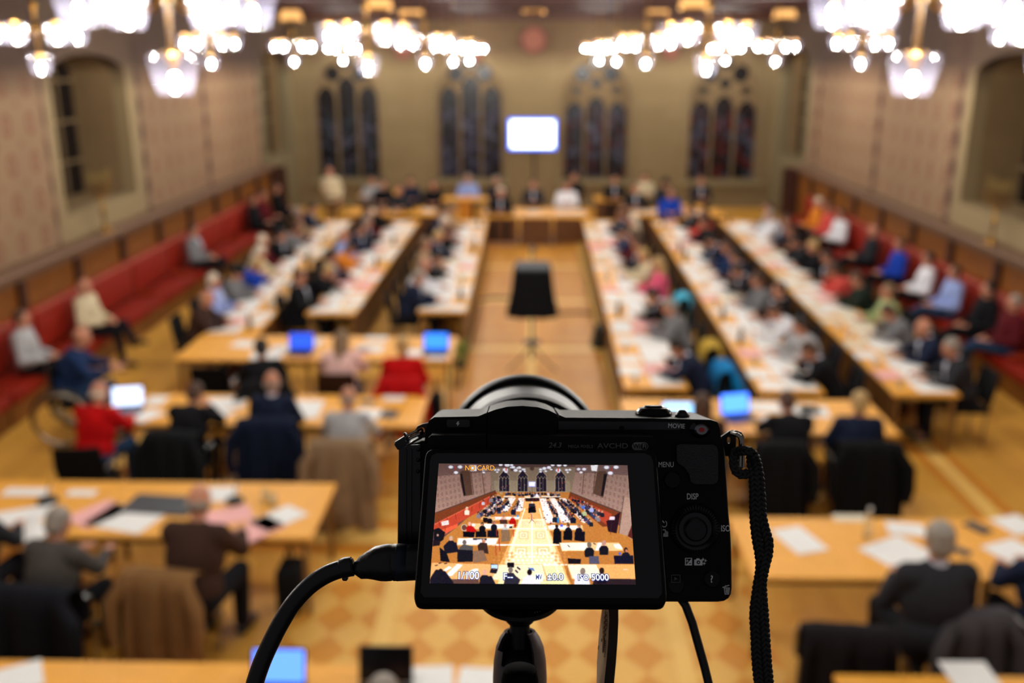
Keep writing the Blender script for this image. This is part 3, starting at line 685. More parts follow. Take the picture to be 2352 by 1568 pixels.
for name, n_, f_, sd, nt, seats in rows:
    pn = at(*n_, TZ); pf = at(*f_, TZ); d = (pf - pn); L = d.length; d.normalize(); out = Vector((-d.y, d.x, 0)) * sd
    W = .76; tl = L / nt; ang = atan2(d.y, d.x) + (0 if sd > 0 else pi); ROWS[name] = (pn, d, out, L)
    for k in range(nt):
        c = pn + d * (tl * (k + .5)) + out * (W / 2)
        table(c.x, c.y, ang, tl, W, 'light wood table, %s from the near end of the %s row' % (ORD[k], name), 'tables of the %s row' % name, True)
    face = atan2(-out.y, -out.x) - pi / 2; step = (L - .6) / len(seats)
    for k, st in enumerate(seats):
        s = .48 + k * step + rnd.uniform(-.05, .05); b = pn + d * s + out * (W + .24); jit = rnd.uniform(-.12, .12)
        cb = pn + d * s + out * (W + .27); CHPOS[name, k] = (cb.x, cb.y, face)
        chair(cb.x, cb.y, face, 'dark padded chair, %s place from the near end of the %s row' % (ORD[k], name), ['#121214', '#15131a', '#1a1310'][k % 3], 'chairs of the %s row' % name, arms=False)
        if st is None: continue
        g, h, hc, po, su = st
        ht = {'bald': 'bald head with %s sides' % hc, 'beanie': 'dark knitted cap', 'bun': '%s hair in a bun' % hc}.get(h, '%s %s hair' % (h, hc))
        if h == 'bald': ht = 'bald head'
        person((b.x, b.y, 0), face + jit, po, g, h, hc, 'person in %s %s, %s, %s at the %s row' % (g, 'suit' if su else 'top', ht, ORD[k], name), 'people seated along the %s row' % name, bool(su), full=k < 6)
    # papers and table ware
    np_ = int(L / .44)
    for k in range(np_):
        s = .2 + k * (L - .4) / np_; jit = rnd.uniform(-.3, .3)
        q = pn + d * (s + .08) + out * (W - .24 + rnd.uniform(-.02, .02)); r_ = rnd.random()
        m = PW[rnd.randint(0, 5)]
        lab = {id(WHITE): 'white', id(PINK): 'pink', id(CREAMP): 'cream'}[id(m)]
        sheet(q.x, q.y, ang + pi / 2 + jit * .4, .36 if r_ < .5 else .42, .40, rnd.choice([.003, .008, .014]), m, '%s papers lying before the seats of the %s row' % (lab, name), '%s papers along the %s row' % (lab, name))
        q = pn + d * (s + rnd.uniform(0, .1)) + out * (.15 + rnd.uniform(-.03, .05)); r_ = rnd.random()
        if r_ < .62:
            m = PW[rnd.randint(0, 5)]; lab = {id(WHITE): 'white', id(PINK): 'pink', id(CREAMP): 'cream'}[id(m)]
            sheet(q.x, q.y, ang + pi / 2 + jit * .6, .27, .31, rnd.choice([.004, .01, .02]), m, '%s papers lying on the inner edge of the %s row' % (lab, name), '%s papers on the inner edge of the %s row' % (lab, name))
        elif r_ < .8:
            o = ob('coffee_cup', CUPM, mat('#e8e6e0', .3, 0, .05)); o.location = (q.x, q.y, TZ); o.rotation_euler.z = jit * 9
            tag(o, 'white coffee cup standing on the %s row' % name, 'cup', 'coffee cups on the %s row' % name)
        elif r_ < .92:
            t = thing('water_bottle', 'brown bottle standing on the %s row' % name, 'bottle', (q.x, q.y, TZ), 0, 'bottles on the %s row' % name)
            ob('bottle_body', BOT, mat('#5a4630', .15, 0, .2), t); ob('bottle_cap', BOC, mat('#c9c9c9', .4), t)
        else:
            o = ob('water_glass', GLM, CLEAR); o.location = (q.x, q.y, TZ); tag(o, 'clear drinking glass on the %s row' % name, 'glass', 'drinking glasses on the %s row' % name)
# ================================================================ CROSS DESKS
def desk_line(x0, x1, y0, y1, n, what):
    L = (x1 - x0) / n
    for k in range(n):
        lb = 'light wood table, %s from the left of %s' % (ORD[k], what) if n > 1 else 'light wood table of %s' % what
        table(x0 + L * (k + .5), (y0 + y1) / 2, 0, L, y1 - y0, lb, None if n == 1 else 'tables of ' + what)
desk_line(-4.65, -1.02, 11.85, 12.95, 2, 'the left cross desk below the long rows')
desk_line(-4.75, -1.18, 9.55, 10.5, 2, 'the second left cross desk')
desk_line(-5.9, -1.78, 7.05, 8.1, 2, 'the third left cross desk')
desk_line(-4.9, -.25, 4.35, 5.36, 3, 'the nearest left desk')
desk_line(1.02, 3.85, 9.4, 10.45, 2, 'the right cross desk below the long rows')
desk_line(1.68, 5.1, 6.5, 7.5, 2, 'the second right cross desk')
desk_line(1.93, 5.3, 4.3, 5.32, 2, 'the nearest right desk')
def pp(px, py, w, l, deg, m, lab, h=.004, name='paper_sheets', group=None):
    q = at(px, py, TZ); return sheet(q.x, q.y, R(deg), w, l, h, m, lab, group, name)
# left cross desk 1 (px rows 770-838)
for a in ((612, 815, .4, .34, 10, WHITE, 'white sheets on the first left cross desk, left of the blue laptop'), (560, 790, .3, .3, -12, WHITE, 'white sheets at the left of the first left cross desk'),
          (655, 800, .34, .28, 20, WHITE, 'white sheets just before the small blue laptop'), (720, 786, .21, .3, 0, WHITE, 'single sheet between the two laptops of the first left desk'),
          (850, 800, .36, .3, -5, WHITE, 'white sheets left of the person in the red jacket'), (825, 808, .3, .25, 30, PINK, 'pink sheets beside the long haired person'), (865, 778, .3, .2, 0, WHITE, 'white sheets at the far edge left of the red jacket'),
          (965, 810, .34, .26, 4, WHITE, 'white sheets right of the person in the red jacket'), (1005, 818, .24, .26, -4, WHITE, 'white sheets at the right end of the first left desk')): pp(*a)
# left cross desk 2
for a in ((358, 920, .22, .3, 0, WHITE, 'white sheet at the left of the second left desk'), (335, 955, .25, .34, -30, WHITE, 'white paper held by the person in the red sweater'), (520, 925, .42, .36, 12, WHITE, 'open white dossier before the person in black'),
          (500, 950, .3, .3, -20, WHITE, 'loose white sheets before the person in black'), (700, 940, .36, .56, 3, WHITE, 'large white dossier right of the navy suit'), (842, 952, .3, .34, -14, WHITE, 'white sheets right of the person in light grey'),
          (905, 915, .24, .16, 0, WHITE, 'white card at the right end of the second left desk')): pp(*a)
pp(894, 952, .19, .24, -6, GREYP, 'dark tablet at the right end of the second left desk', .012, 'tablet_computer')
pp(845, 923, .16, .12, 0, GREYP, 'small dark tablet behind the white sheets of the second left desk', .012, 'tablet_computer')
# left cross desk 3
for a in ((50, 1185, .5, .3, 25, WHITE, 'white sheets on the third left desk, near its left end'), (70, 1220, .36, .3, -25, WHITE, 'white sheets at the front left of the third left desk'), (60, 1130, .4, .16, 0, WHITE, 'white sheets at the far edge of the third left desk'),
          (225, 1180, .34, .44, -32, PINK, 'pink folder under the open white dossier'), (290, 1190, .56, .42, -16, WHITE, 'open white dossier in the middle of the third left desk'), (188, 1132, .26, .12, 0, WHITE, 'white card at the far edge of the third left desk'),
          (505, 1135, .28, .3, 5, WHITE, 'white sheets behind the bald person in brown'), (520, 1185, .42, .3, 25, PINK, 'pink sheets right of the person in brown'), (590, 1215, .3, .4, -38, PINK, 'pink sheets at the right corner of the third left desk'),
          (640, 1190, .28, .42, -38, WHITE, 'white sheets at the right corner of the third left desk')): pp(*a)
pp(372, 1160, .62, .36, -6, GREYP, 'dark grey folder beside the open white dossier', .01, 'open_folder')
q = at(110, 1152, TZ); t = thing('desk_microphone', 'round black desk microphone on the third left desk', 'microphone', (q.x, q.y, TZ)); ob('base', MB().lathe([(0, 0), (.09, 0), (.085, .03), (.03, .05), (0, .05)], 20), BLACKPLASTIC, t); ob('gooseneck', MB().tube([(0, 0, .05), (0, .05, .12), (0, .1, .16)], .006, 6), BLACKPLASTIC, t)
q = at(540, 1152, TZ); t = thing('desk_microphone', 'black desk microphone right of the bald person in brown', 'microphone', (q.x, q.y, TZ)); ob('base', MB().lathe([(0, 0), (.08, 0), (.075, .03), (.03, .05), (0, .05)], 20), BLACKPLASTIC, t); ob('gooseneck', MB().tube([(0, 0, .05), (0, .05, .12), (0, .1, .16)], .006, 6), BLACKPLASTIC, t)
for i, (px, py, lb) in enumerate(((610, 1150, 'left drinking glass of the pair on the third left desk'), (628, 1160, 'right drinking glass of the pair on the third left desk'))):
    q = at(px, py, TZ); o = ob('water_glass', GLM, CLEAR); o.location = q; tag(o, lb, 'glass')
# right desks
for a in ((1850, 940, .3, .3, 5, WHITE, 'white sheets right of the dark haired person at the right cross desk'), (1755, 935, .36, .3, -5, WHITE, 'white sheets right of the blue laptop'), (1870, 945, .3, .34, -8, WHITE, 'white dossier before the navy sweater'), (1780, 960, .3, .2, 10, WHITE, 'white sheets in the middle of the right cross desk'),
          (1835, 1240, .28, .42, 18, WHITE, 'single white sheet lying alone on the second right desk'), (2080, 1215, .3, .22, -10, WHITE, 'small white sheets near the grey haired person in charcoal'), (2065, 1270, .46, .42, 30, WHITE, 'white sheets left of the person in the charcoal suit'),
          (1955, 1190, .3, .12, 0, CREAMP, 'pale card at the far edge of the second right desk'), (2335, 1205, .3, .3, 20, WHITE, 'white sheets at the far right of the second right desk'), (2325, 1265, .36, .3, 25, WHITE, 'white sheets at the near right of the second right desk'),
          (2230, 1552, .3, .3, 0, WHITE, 'white sheet on the nearest right desk')): pp(*a)
pp(2245, 1212, .12, .2, 30, GREYP, 'dark phone lying right of the charcoal suit', .012, 'tablet_computer')
pp(2205, 1265, .08, .16, 40, GREYP, 'small dark phone near the white sheets at right', .012, 'tablet_computer')
q = at(2030, 1245, TZ); t = thing('water_bottle', 'clear bottle on the second right desk', 'bottle', (q.x - .1, q.y + .1, TZ)); ob('bottle_body', BOT, CLEAR, t); ob('bottle_cap', BOC, mat('#c9c9c9', .4), t)
# nearest left desk
for a in ((30, 1560, .34, .3, 30, WHITE, 'white sheets at the left of the nearest left desk'), (1105, 1572, .3, .34, -4, WHITE, 'white sheets right of the black monitor on the nearest desk'), (985, 1568, .3, .34, 4, WHITE, 'white sheets beside the black monitor on the nearest desk')): pp(*a)
def lap(px, py, lb, col, s=1.5, rz=0, dark=False):
    q = at(px, py, TZ); return laptop(q.x, q.y, rz, lb, col, s, dark)
lap(688, 812, 'open laptop with a deep blue display on the first left cross desk', (.03, .1, .8), 1.0)
lap(1000, 812, 'open laptop with a bright blue display at the right end of the first left desk', (.04, .22, 1), 1.3)
lap(290, 945, 'open laptop with a white and blue display beside the red sweater', (.6, .7, 1), 1.5, .2)
lap(1560, 985, 'open laptop with a pale blue display at the left of the right cross desk', (.3, .6, 1), 1.6)
lap(1700, 962, 'open laptop with a vivid blue display on the right cross desk', (.06, .2, 1), 2.2, .25)
lap(630, 1604, 'open laptop with a blue display on the nearest left desk', (.1, .25, 1), 1.4)
lap(880, 1598, 'open laptop with a dark display on the nearest left desk', (0, 0, 0), 0, 0, True)
# ---- people and chairs at the cross desks
A = 0.0
def seat_px(hx, hy, pose, g, h, hc, label, rz=0, suit=False, chl=None, chc='#121214', **k):
    t = person_px(hx, hy, POSE[pose]['hc'].z * k.get('sc', 1), rz, pose, g, h, hc, label, suit=suit, **k)
    if chl: chair(t.location.x, t.location.y - .02, rz, chl, chc)
    return t
t = seat_px(785, 782, 'desk', 'pale pink', 'long', 'light brown', 'person with long light brown hair in a pale pink top at the first left desk', chl='brown backed chair under the long haired person in pale pink', chc='#3a2213')
t = seat_px(925, 795, 'upright', 'red', 'bun', 'blond', 'person with blond bun in a red jacket at the first left desk', chl='chair hidden by the red coat at the first left desk')
coat(t.location.x, t.location.y - .02, 0, '#a8090c', 'bright red coat hung over the chair at the first left desk', .5, .62, 3)
t = seat_px(600, 800, 'desk', 'black', 'short', 'dark', 'person bent over in black at the first left desk', rz=.3, chl='chair under the person in black at the first left desk')
coat(t.location.x, t.location.y - .02, .3, '#101013', 'black coat hung on the chair of the person in black', .56, .7, 4)
q = at(490, 838, .85); chair(q.x, q.y, .1, 'empty black chair at the left of the first left desk', '#0f0d0d')
t = seat_px(228, 902, 'desk', 'red', 'bald', 'white', 'balding person in a red sweater at the second left desk', rz=-.15, trous=DENIM)
q = at(165, 1035, .88); chair(q.x, q.y + .27, .1, 'black chair behind the person in the red sweater', '#0c0c0d')
t = seat_px(448, 905, 'read', 'black', 'short', 'brown', 'person in a black jacket reading at the second left desk', rz=-.1, chl='black chair of the person reading at the second left desk')
coat(t.location.x, t.location.y - .02, -.1, '#121417', 'black coat on the chair of the person reading at the second left desk', .56, .8, 5)
t = seat_px(625, 878, 'upright', 'navy', 'bald', 'grey', 'bald person in a navy suit at the second left desk', suit=True, chl='chair of the bald person in the navy suit')
coat(t.location.x, t.location.y - .02, 0, '#121b30', 'navy coat hung on the chair of the navy suit', .62, .8, 6)
t = seat_px(800, 915, 'desk', 'light grey', 'bald', 'grey', 'person in a light grey sweater before the beige coat', chl='chair under the beige coat at the second left desk')
coat(t.location.x, t.location.y - .04, 0, '#8a7156', 'long beige coat hung over the chair at the second left desk', .58, .86, 7, sleeve=True)
t = seat_px(135, 1200, 'desk', 'dark grey', 'short', 'grey', 'person in a grey jacket at the third left desk', rz=-.25, chl='dark chair of the person in the grey jacket')
coat(t.location.x, t.location.y - .03, -.1, '#15161c', 'dark blue coat hung on the chair of the grey jacket', .74, .84, 8)
t = seat_px(458, 1152, 'desk', 'brown', 'bald', 'grey', 'bald person in a dark brown sweater at the third left desk', rz=-.12, sc=1.1)
q = at(370, 1318, .9); chair(q.x, q.y + .25, -.12, 'chair under the tan coat at the third left desk', '#2b2018'); coat(q.x, q.y + .25, -.12, '#84603a', 'tan coat hung over the chair at the third left desk', .56, .86, 9)
t = seat_px(-60, 1150, 'desk', 'charcoal', 'short', 'grey', 'person in a charcoal jacket at the left edge of the third left desk')
q = at(20, 1560, TZ); 
t = seat_px(1612, 930, 'upright', 'brown', 'long', 'brown', 'person with long dark brown hair at the right cross desk', chl='black chair of the long haired person at the right cross desk')
t = seat_px(1808, 925, 'read', 'black', 'short', 'brown', 'person in a black top between white sheets at the right cross desk')
chair(t.location.x - .17, t.location.y - .02, 0, 'black chair in the middle of the right cross desk')
coat(t.location.x - .17, t.location.y - .03, 0, '#101012', 'black coat on the middle chair of the right cross desk', .5, .8, 10)
t = seat_px(1975, 925, 'upright', 'navy', 'short', 'blond', 'person with fair hair in a navy sweater at the right cross desk', rz=-.1, chl='black chair of the fair haired person in navy')
coat(t.location.x + .05, t.location.y - .03, -.05, '#0e0e10', 'black coat on the right chair of the right cross desk', .6, .86, 11)
t = seat_px(2157, 1240, 'upright', 'charcoal', 'short', 'grey', 'grey haired person in a charcoal suit at the second right desk', suit=True, rz=.02, sc=1.14)
q = at(2235, 1415, .88); chair(q.x, q.y + .26, .1, 'dark grey chair behind the person in the charcoal suit', '#3b3739'); coat(q.x, q.y + .24, .1, '#454144', 'dark grey jacket hung over the chair behind the charcoal suit', .5, .8, 14)
q = at(1960, 1452, .88); chair(q.x, q.y + .24, -.1, 'empty dark chair near the lower right desk', '#1d181c')
coat(q.x, q.y + .24, -.1, '#1a1619', 'dark jacket lying over the empty chair at lower right', .58, .5, 12, sleeve=False)
t = seat_px(2395, 1235, 'desk', 'navy', 'short', 'brown', 'person in navy at the right edge of the second right desk', rz=.1, chl='dark chair at the right edge of the second right desk', chc='#14151c')
seat_px(880, 1600, 'desk', 'charcoal', 'short', 'grey', 'person with grey hair before the dark laptop at the nearest desk')
# black bags leaning by the desk ends
for px, py, w, h, lb in ((672, 1350, .2, .42, 'black bag hanging at the right end of the third left desk'), (1003, 930, .16, .4, 'black bag standing at the right end of the first left desk')):
    q = at(px, py + 40, 0.02); t = thing('shoulder_bag', lb, 'bag', (q.x, q.y, 0))
    ob('bag_body', MB().box((0, 0, h / 2), (w, .3, h), .05, seg=3), cloth('#111113'), t); ob('strap', MB().tube([(0, -.1, h - .02), (0, -.07, h + .14), (0, .07, h + .14), (0, .1, h - .02)], .012, 6), cloth('#17171a'), t)
# ================================================================ PEOPLE ON THE BENCHES
LB = [(205, 668, 'cream', 'bald', 'white', 'person in a cream sweater on the left bench', 0), (452, 550, 'grey', 'short', 'dark', 'person in a grey jacket and white shirt on the left bench', 1), (62, 742, 'light grey', 'short', 'brown', 'person in light grey behind the wheelchair', 0),
      (610, 470, 'burgundy', 'short', 'dark', 'person in dark red near the far end of the left bench', 0), (640, 440, 'black', 'short', 'brown', 'person in black at the far end of the left bench', 0), (590, 505, 'black', 'long', 'dark', 'person in black sitting on the left bench beyond the grey jacket', 0),
      (335, 620, 'black', 'short', 'dark', 'person in black between cream sweater and grey jacket on left bench', 0)]
for i, (hx, hy, g, h, hc, lb, su) in enumerate(LB):
    if i == 6: continue
    X = XL + .62; p = None
    # solve for the bench plane
    r = ray(hx, hy); q = atX(hx, hy, X + .05)
    person((X + .02, q.y, 0), -pi / 2 + rnd.uniform(-.2, .2), 'bench', g, h, hc, lb, None, bool(su))
RB = [(1872, 470, 'orange', 'short', 'white', 'person in orange at the far end of the right bench', 0), (1898, 478, 'coral', 'short', 'brown', 'person in a coral top on the right bench beside orange', 0), (1925, 492, 'white', 'short', 'dark', 'person in a white shirt on the far part of right bench', 0),
      (1998, 530, 'charcoal', 'bald', 'grey', 'person in charcoal reading white papers on right bench', 0), (2058, 572, 'blue', 'short', 'brown', 'person in a bright blue shirt on the right bench', 0), (2125, 585, 'white', 'short', 'black', 'person in white shirt and dark jacket on right bench', 0), (2185, 615, 'light blue', 'short', 'brown', 'person in a light blue shirt on the right bench', 0),
      (2262, 655, 'black', 'long', 'dark', 'person in black with long dark hair on the right bench', 0), (2320, 690, 'burgundy', 'short', 'grey', 'grey haired person in dark red on the right bench', 0)]
for i, (hx, hy, g, h, hc, lb, su) in enumerate(RB):
    X = XR - .62; q = atX(hx, hy, X - .05)
    person((X - .02, q.y, 0), pi / 2 + rnd.uniform(-.2, .2), 'bench', g, h, hc, lb, None, bool(su), trous=DENIM if i in (6, 8) else None)
# wheelchair with its user
q = at(135, 960, .37); WCx, WCy = q.x + .05, q.y + .31
t = thing('wheelchair', 'wheelchair with a large silver wheel rim beside the left bench', 'wheelchair', (WCx, WCy, 0), -1.42)
for s in (-1, 1):
    c = (s * .31, -.05, .37)
    w = ob('wheel', MB().tube([(c[0], c[1] + .345 * cos(2 * pi * i / 32), c[2] + .345 * sin(2 * pi * i / 32)) for i in range(32)], .02, 8, closed=True), mat('#2a2724', .6), t)
    ob('hand_rim', MB().tube([(c[0] + s * .04, c[1] + .31 * cos(2 * pi * i / 32), c[2] + .31 * sin(2 * pi * i / 32)) for i in range(32)], .022, 8, closed=True), mat('#a39a8c', .35, 1), w)
    sp = MB()
    for i in range(12): sp.cyl(c, (c[0], c[1] + .34 * cos(pi * i / 6), c[2] + .34 * sin(pi * i / 6)), .003, n=5)
    sp.cyl((c[0] - .04, c[1], c[2]), (c[0] + .04, c[1], c[2]), .03); ob('spokes', sp, STEEL, w)
    ob('front_wheel', MB().tube([(s * .22, .45 + .07 * cos(2 * pi * i / 16), .085 + .07 * sin(2 * pi * i / 16)) for i in range(16)], .015, 6, closed=True), BLACKPLASTIC, t)
ob('seat', MB().box((0, .1, .47), (.46, .45, .06), .02), cloth('#101014'), t); ob('backrest', MB().box((0, -.17, .74), (.46, .05, .5), .02), cloth('#101014'), t)
for s in (-1, 1): ob('side_frame', MB().tube([(s * .24, -.17, 1.0), (s * .24, -.17, .35), (s * .24, .45, .35), (s * .24, .55, .1)], .013, 8), STEEL, t)
ob('cross_bar', MB().cyl((-.24, .2, .35), (.24, .2, .35), .013), STEEL, t); ob('axle', MB().cyl((-.3, -.05, .37), (.3, -.05, .37), .012), STEEL, t)
M = Matrix.Rotation(-1.42, 3, 'Z') @ Vector((0, -.06, 0))
person((WCx + M.x, WCy + M.y, .0), -1.25, 'desk', 'dark blue', 'bald', 'brown', 'person in a dark blue sweater sitting in the wheelchair', sc=1.08, trous=DENIM)
# ================================================================ FAR END OF THE HALL
def ftable(px0, px1, y0, y1, n, what, panel=True):
    a = at(px0, y1, TZ); b = at(px1, y1, TZ); yf = at(px0, y0, TZ).y; L = (b.x - a.x) / n
    for k in range(n):
        table(a.x + L * (k + .5), (a.y + max(yf, a.y + .7)) / 2, 0, L, max(yf - a.y, .7), ('light wood table, %s from the left of %s' % (ORD[k], what)) if n > 1 else 'light wood table of ' + what, None if n == 1 else 'tables of ' + what, panel)
ftable(1112, 1350, 478, 497, 3, 'the central chair desk')
ftable(792, 1030, 477, 492, 3, 'the far left desk'); ftable(1430, 1665, 478, 494, 3, 'the far right desk')
ftable(822, 905, 438, 450, 1, 'the small far left desk'); ftable(1368, 1430, 450, 460, 1, 'the small far right desk')
ftable(1545, 1620, 470, 478, 1, 'the last right desk')
# orange lectern-like table left of centre
q = at(1068, 455, 1.05)
t = thing('lectern_table', 'orange wood lectern with a wide top behind the central desk', 'lectern', (q.x, q.y, 0))
ob('top', MB().box((0, 0, 1.03), (1.15, .45, .05), .01), WOOD, t); ob('pedestal', MB().box((0, 0, .52), (.32, .3, .98), .01), mat('#c47a1e', .4), t); ob('foot', MB().box((0, 0, .03), (.6, .45, .06), .01), WOOD, t)
FARP = [(855, 420, 'light grey', 'short', 'brown', 'far person in light grey behind the small far left desk', 0), (880, 428, 'black', 'short', 'dark', 'far person in black right of the light grey one', 0), (918, 440, 'charcoal', 'short', 'brown', 'person in charcoal at the far left desk', 0), (942, 422, 'navy', 'short', 'black', 'person in navy standing out behind the far left desk', 0),
        (995, 430, 'black', 'long', 'brown', 'long haired person in black at the far left desk', 0), (1075, 415, 'light blue', 'short', 'grey', 'person in light blue behind the orange lectern', 0), (1140, 420, 'charcoal', 'short', 'grey', 'person in charcoal at left of the central desk', 0), (1150, 447, 'black', 'short', 'white', 'person in a black jacket seated left at the central desk', 1),
        (1225, 428, 'charcoal', 'short', 'black', 'person in charcoal in the middle of the central desk', 1), (1302, 432, 'white', 'short', 'brown', 'person in a white shirt at the right of the central desk', 0), (1318, 412, 'black', 'short', 'brown', 'person in black behind the white shirt', 0),
        (1412, 418, 'black', 'short', 'dark', 'person in black behind the small far right desk', 1), (1460, 438, 'black', 'short', 'brown', 'person in a black jacket, first from the left at far right desk', 1), (1480, 412, 'cream', 'short', 'dark', 'person in cream behind the far right desk', 0), (1528, 425, 'charcoal', 'beanie', 'dark', 'person in charcoal with dark cap behind the far right desk', 0),
        (1540, 450, 'blue', 'short', 'brown', 'person in blue at the far right desk', 0), (1610, 420, 'charcoal', 'short', 'brown', 'person in a charcoal jacket at the right end of the far right desk', 1)]
for hx, hy, g, h, hc, lb, su in FARP:
    t = person_px(hx, hy, 1.22, pi, 'upright', g, h, hc, lb, None, bool(su), sc=1.06, full=False)
person_px(757, 395, 1.62, pi - .2, 'stand', 'cream', 'bald', 'brown', 'person standing in a beige jacket at the far left before the windows', trous=cloth('#6b4a30'))
for k, (px, py) in enumerate(((1225, 487), (1160, 486), (1290, 487), (850, 484), (905, 484), (985, 484), (1470, 486), (1510, 486), (1555, 486), (1600, 487), (1325, 488), (1130, 487))):
    q = at(px, py, TZ); sheet(q.x, q.y, .1 * (k % 3), .42 if k > 5 else .3, .3, .01, WHITE, 'white papers spread on the desks at the far end', 'white papers on the far desks')
# ---- covered stand in the aisle
q = at(1222, 842, 0)
t = thing('covered_stand', 'black cloth covered projector stand on a tripod in the middle aisle', 'stand', (q.x, q.y, 0))
ob('pole', MB().cyl((0, 0, .12), (0, 0, 1.45), .022), mat('#1a1a1c', .4), t)
for k in range(3):
    a = R(90 + 120 * k); ob('leg', MB().tube([(0, 0, .34), (.28 * cos(a), .28 * sin(a), .1), (.42 * cos(a), .42 * sin(a), .012)], .012, 8), mat('#1a1a1c', .4), t)
ob('platform', MB().box((0, .16, 1.42), (.52, .5, .05), .01), BLACKPLASTIC, t)
cb = MB(); rings = []
for (w, yf, yb, z, k) in ((.27, -.16, .5, 1.5, 0), (.285, -.19, .52, 1.47, .1), (.30, -.21, .54, 1.25, .5), (.33, -.235, .56, 1.0, .9), (.37, -.26, .59, .82, 1.3)):
    ring = []
    for j in range(48):
        a = 2 * pi * j / 48; cx, sy = cos(a), sin(a); p = 6
        rr = (abs(cx) ** p + abs(sy) ** p) ** (-1 / p)
        fo = 1 + .05 * k * sin(a * 9); ring.append(Vector((w * cx * rr * fo, (yf + yb) / 2 + (yb - yf) / 2 * sy * rr * fo, z)))
    rings.append(ring)
cb.ring_loft(rings); ob('cloth_cover', cb, cloth('#0d0d10'), t)
ob('top_panel', MB().box((0, .2, 1.515), (.5, .62, .03), .008), mat('#33343c', .6), t)
q2 = at(1222, 600, 1.3)
t = thing('microphone_stand', 'thin microphone stand just behind the covered stand', 'microphone', (q.x, q.y + 1.3, 0))
ob('pole', MB().cyl((0, 0, .02), (0, 0, 1.5), .012), BLACKPLASTIC, t); ob('base', MB().lathe([(0, 0), (.15, 0), (.14, .02), (0, .03)], 20), BLACKPLASTIC, t); ob('microphone', MB().ell((0, -.02, 1.56), (.05, .05, .06)).cyl((0, 0, 1.4), (0, -.01, 1.52), .018), mat('#55565e', .4), t)
# loudspeaker / monitor on the floor by the right rows
q = at(1381, 795, 0); t = thing('floor_monitor', 'dark green floor box beside the innermost right row', 'speaker', (q.x, q.y, 0), .2)
ob('housing', MB().prism([(-.15, 0), (.15, 0), (.11, .34), (-.07, .34)], -.14, .14, Matrix.Rotation(pi / 2, 4, 'X')), mat('#28322c', .6), t); ob('grille', MB().box((0, -.145, .17), (.2, .01, .24)), mat('#1b2320', .7), t)
# cables on the floor
for k, (pts, lb) in enumerate((([(1098, 690), (1130, 683), (1165, 684), (1205, 684)], 'dark cable crossing the aisle left of the stand'), ([(1245, 716), (1290, 720), (1330, 718), (1362, 720)], 'dark cable crossing the aisle right of the stand'), ([(1100, 700), (1085, 770), (1062, 850), (1052, 890)], 'cable running along the aisle beside the left rows'))):
    o = ob('floor_cable', MB().tube([at(a, b, .012) for a, b in pts], .028 if k < 2 else .02, 6), mat('#4a4038', .7)); tag(o, lb, 'cable')
pl = at(1058, 845, 0); t = thing('potted_plant', 'small green plant standing at the aisle by the left desks', 'plant', (pl.x, pl.y, 0))
ob('pot', MB().lathe([(0, 0), (.07, 0), (.09, .13), (.08, .13), (.06, .1), (0, .1)], 16), mat('#4a4a3a', .7), t)
lf = MB()
for i in range(26):
    a = rnd.uniform(0, 6.28); z = rnd.uniform(.12, .42); r_ = rnd.uniform(.02, .1); c = Vector((r_ * cos(a), r_ * sin(a), z)); lf.ell(c, (.035, .015, .05), Matrix.Rotation(a, 3, 'Z') @ Matrix.Rotation(.6, 3, 'Y'), 6, 5)
lf.cyl((0, 0, .09), (0, 0, .36), .008); ob('leaves', lf, mat('#7f9048', .7), t)
# clothes hung on chairs of the right rows
x_, y_, f_ = CHPOS['innermost right', 0]; coat(x_, y_, f_, '#0c74b0', 'bright blue coat hung over the chair nearest us in the innermost right row', .5, .72, 31)
x_, y_, f_ = CHPOS['innermost right', 1]; coat(x_, y_, f_, '#b8963a', 'yellow jacket hung over the second chair of the innermost right row', .42, .6, 32, sleeve=False)
x_, y_, f_ = CHPOS['innermost right', 4]; coat(x_, y_, f_, '#4fb4d4', 'light blue jacket over an empty chair beside the person in pink', .4, .45, 33, sleeve=False)
# ================================================================ THE PHOTOGRAPHED CAMERA (local axes: x right, y up, z towards us)
O_ = Vector(((1300 - CX) * .315 / F, (CY - 1170) * .315 / F, -.315))
root = thing('mirrorless_camera', 'black mirrorless camera with a lit tilted screen on a ball head', 'camera')
root.matrix_world = CM @ Matrix.Translation(O_)
def c(px, py, d=.315): return Vector(((px - CX) * d / F, (CY - py) * d / F, -d)) - O_
def pl(pts, d=.315): return [(c(x, y, d).x, c(x, y, d).y) for x, y in pts]
def rounded(pts, r, n=4):
    out = []; N_ = len(pts)
    for i in range(N_):
        p_ = Vector((*pts[i], 0)[:3]); a_ = Vector((*pts[i - 1], 0)[:3]) - p_; b_ = Vector((*pts[(i + 1) % N_], 0)[:3]) - p_
        k_ = min(r, a_.length * .45, b_.length * .45); s_ = p_ + a_.normalized() * k_; e_ = p_ + b_.normalized() * k_
        for j in range(n + 1): u = j / n; q_ = s_ * (1 - u) ** 2 + p_ * 2 * u * (1 - u) + e_ * u * u; out.append((q_.x, q_.y))
    return out
def rnd_poly(x0, y0, x1, y1, r, n=5):
    out = []
    for cx, cy, a0 in ((x1 - r, y0 + r, -90), (x1 - r, y1 - r, 0), (x0 + r, y1 - r, 90), (x0 + r, y0 + r, 180)):
        for i in range(n + 1): a = R(a0 + 90 * i / n); out.append((cx + r * cos(a), cy + r * sin(a)))
    return out
CAMB = mat('#09090b', .55, 0, .25, 900, .16, .5, 1800, .0002); GLOSSB = mat('#050507', .12, 0, .1, 400, .5); SATIN = mat('#141416', .3, 0, .15, 500, .5, .15, 2500, .0001)
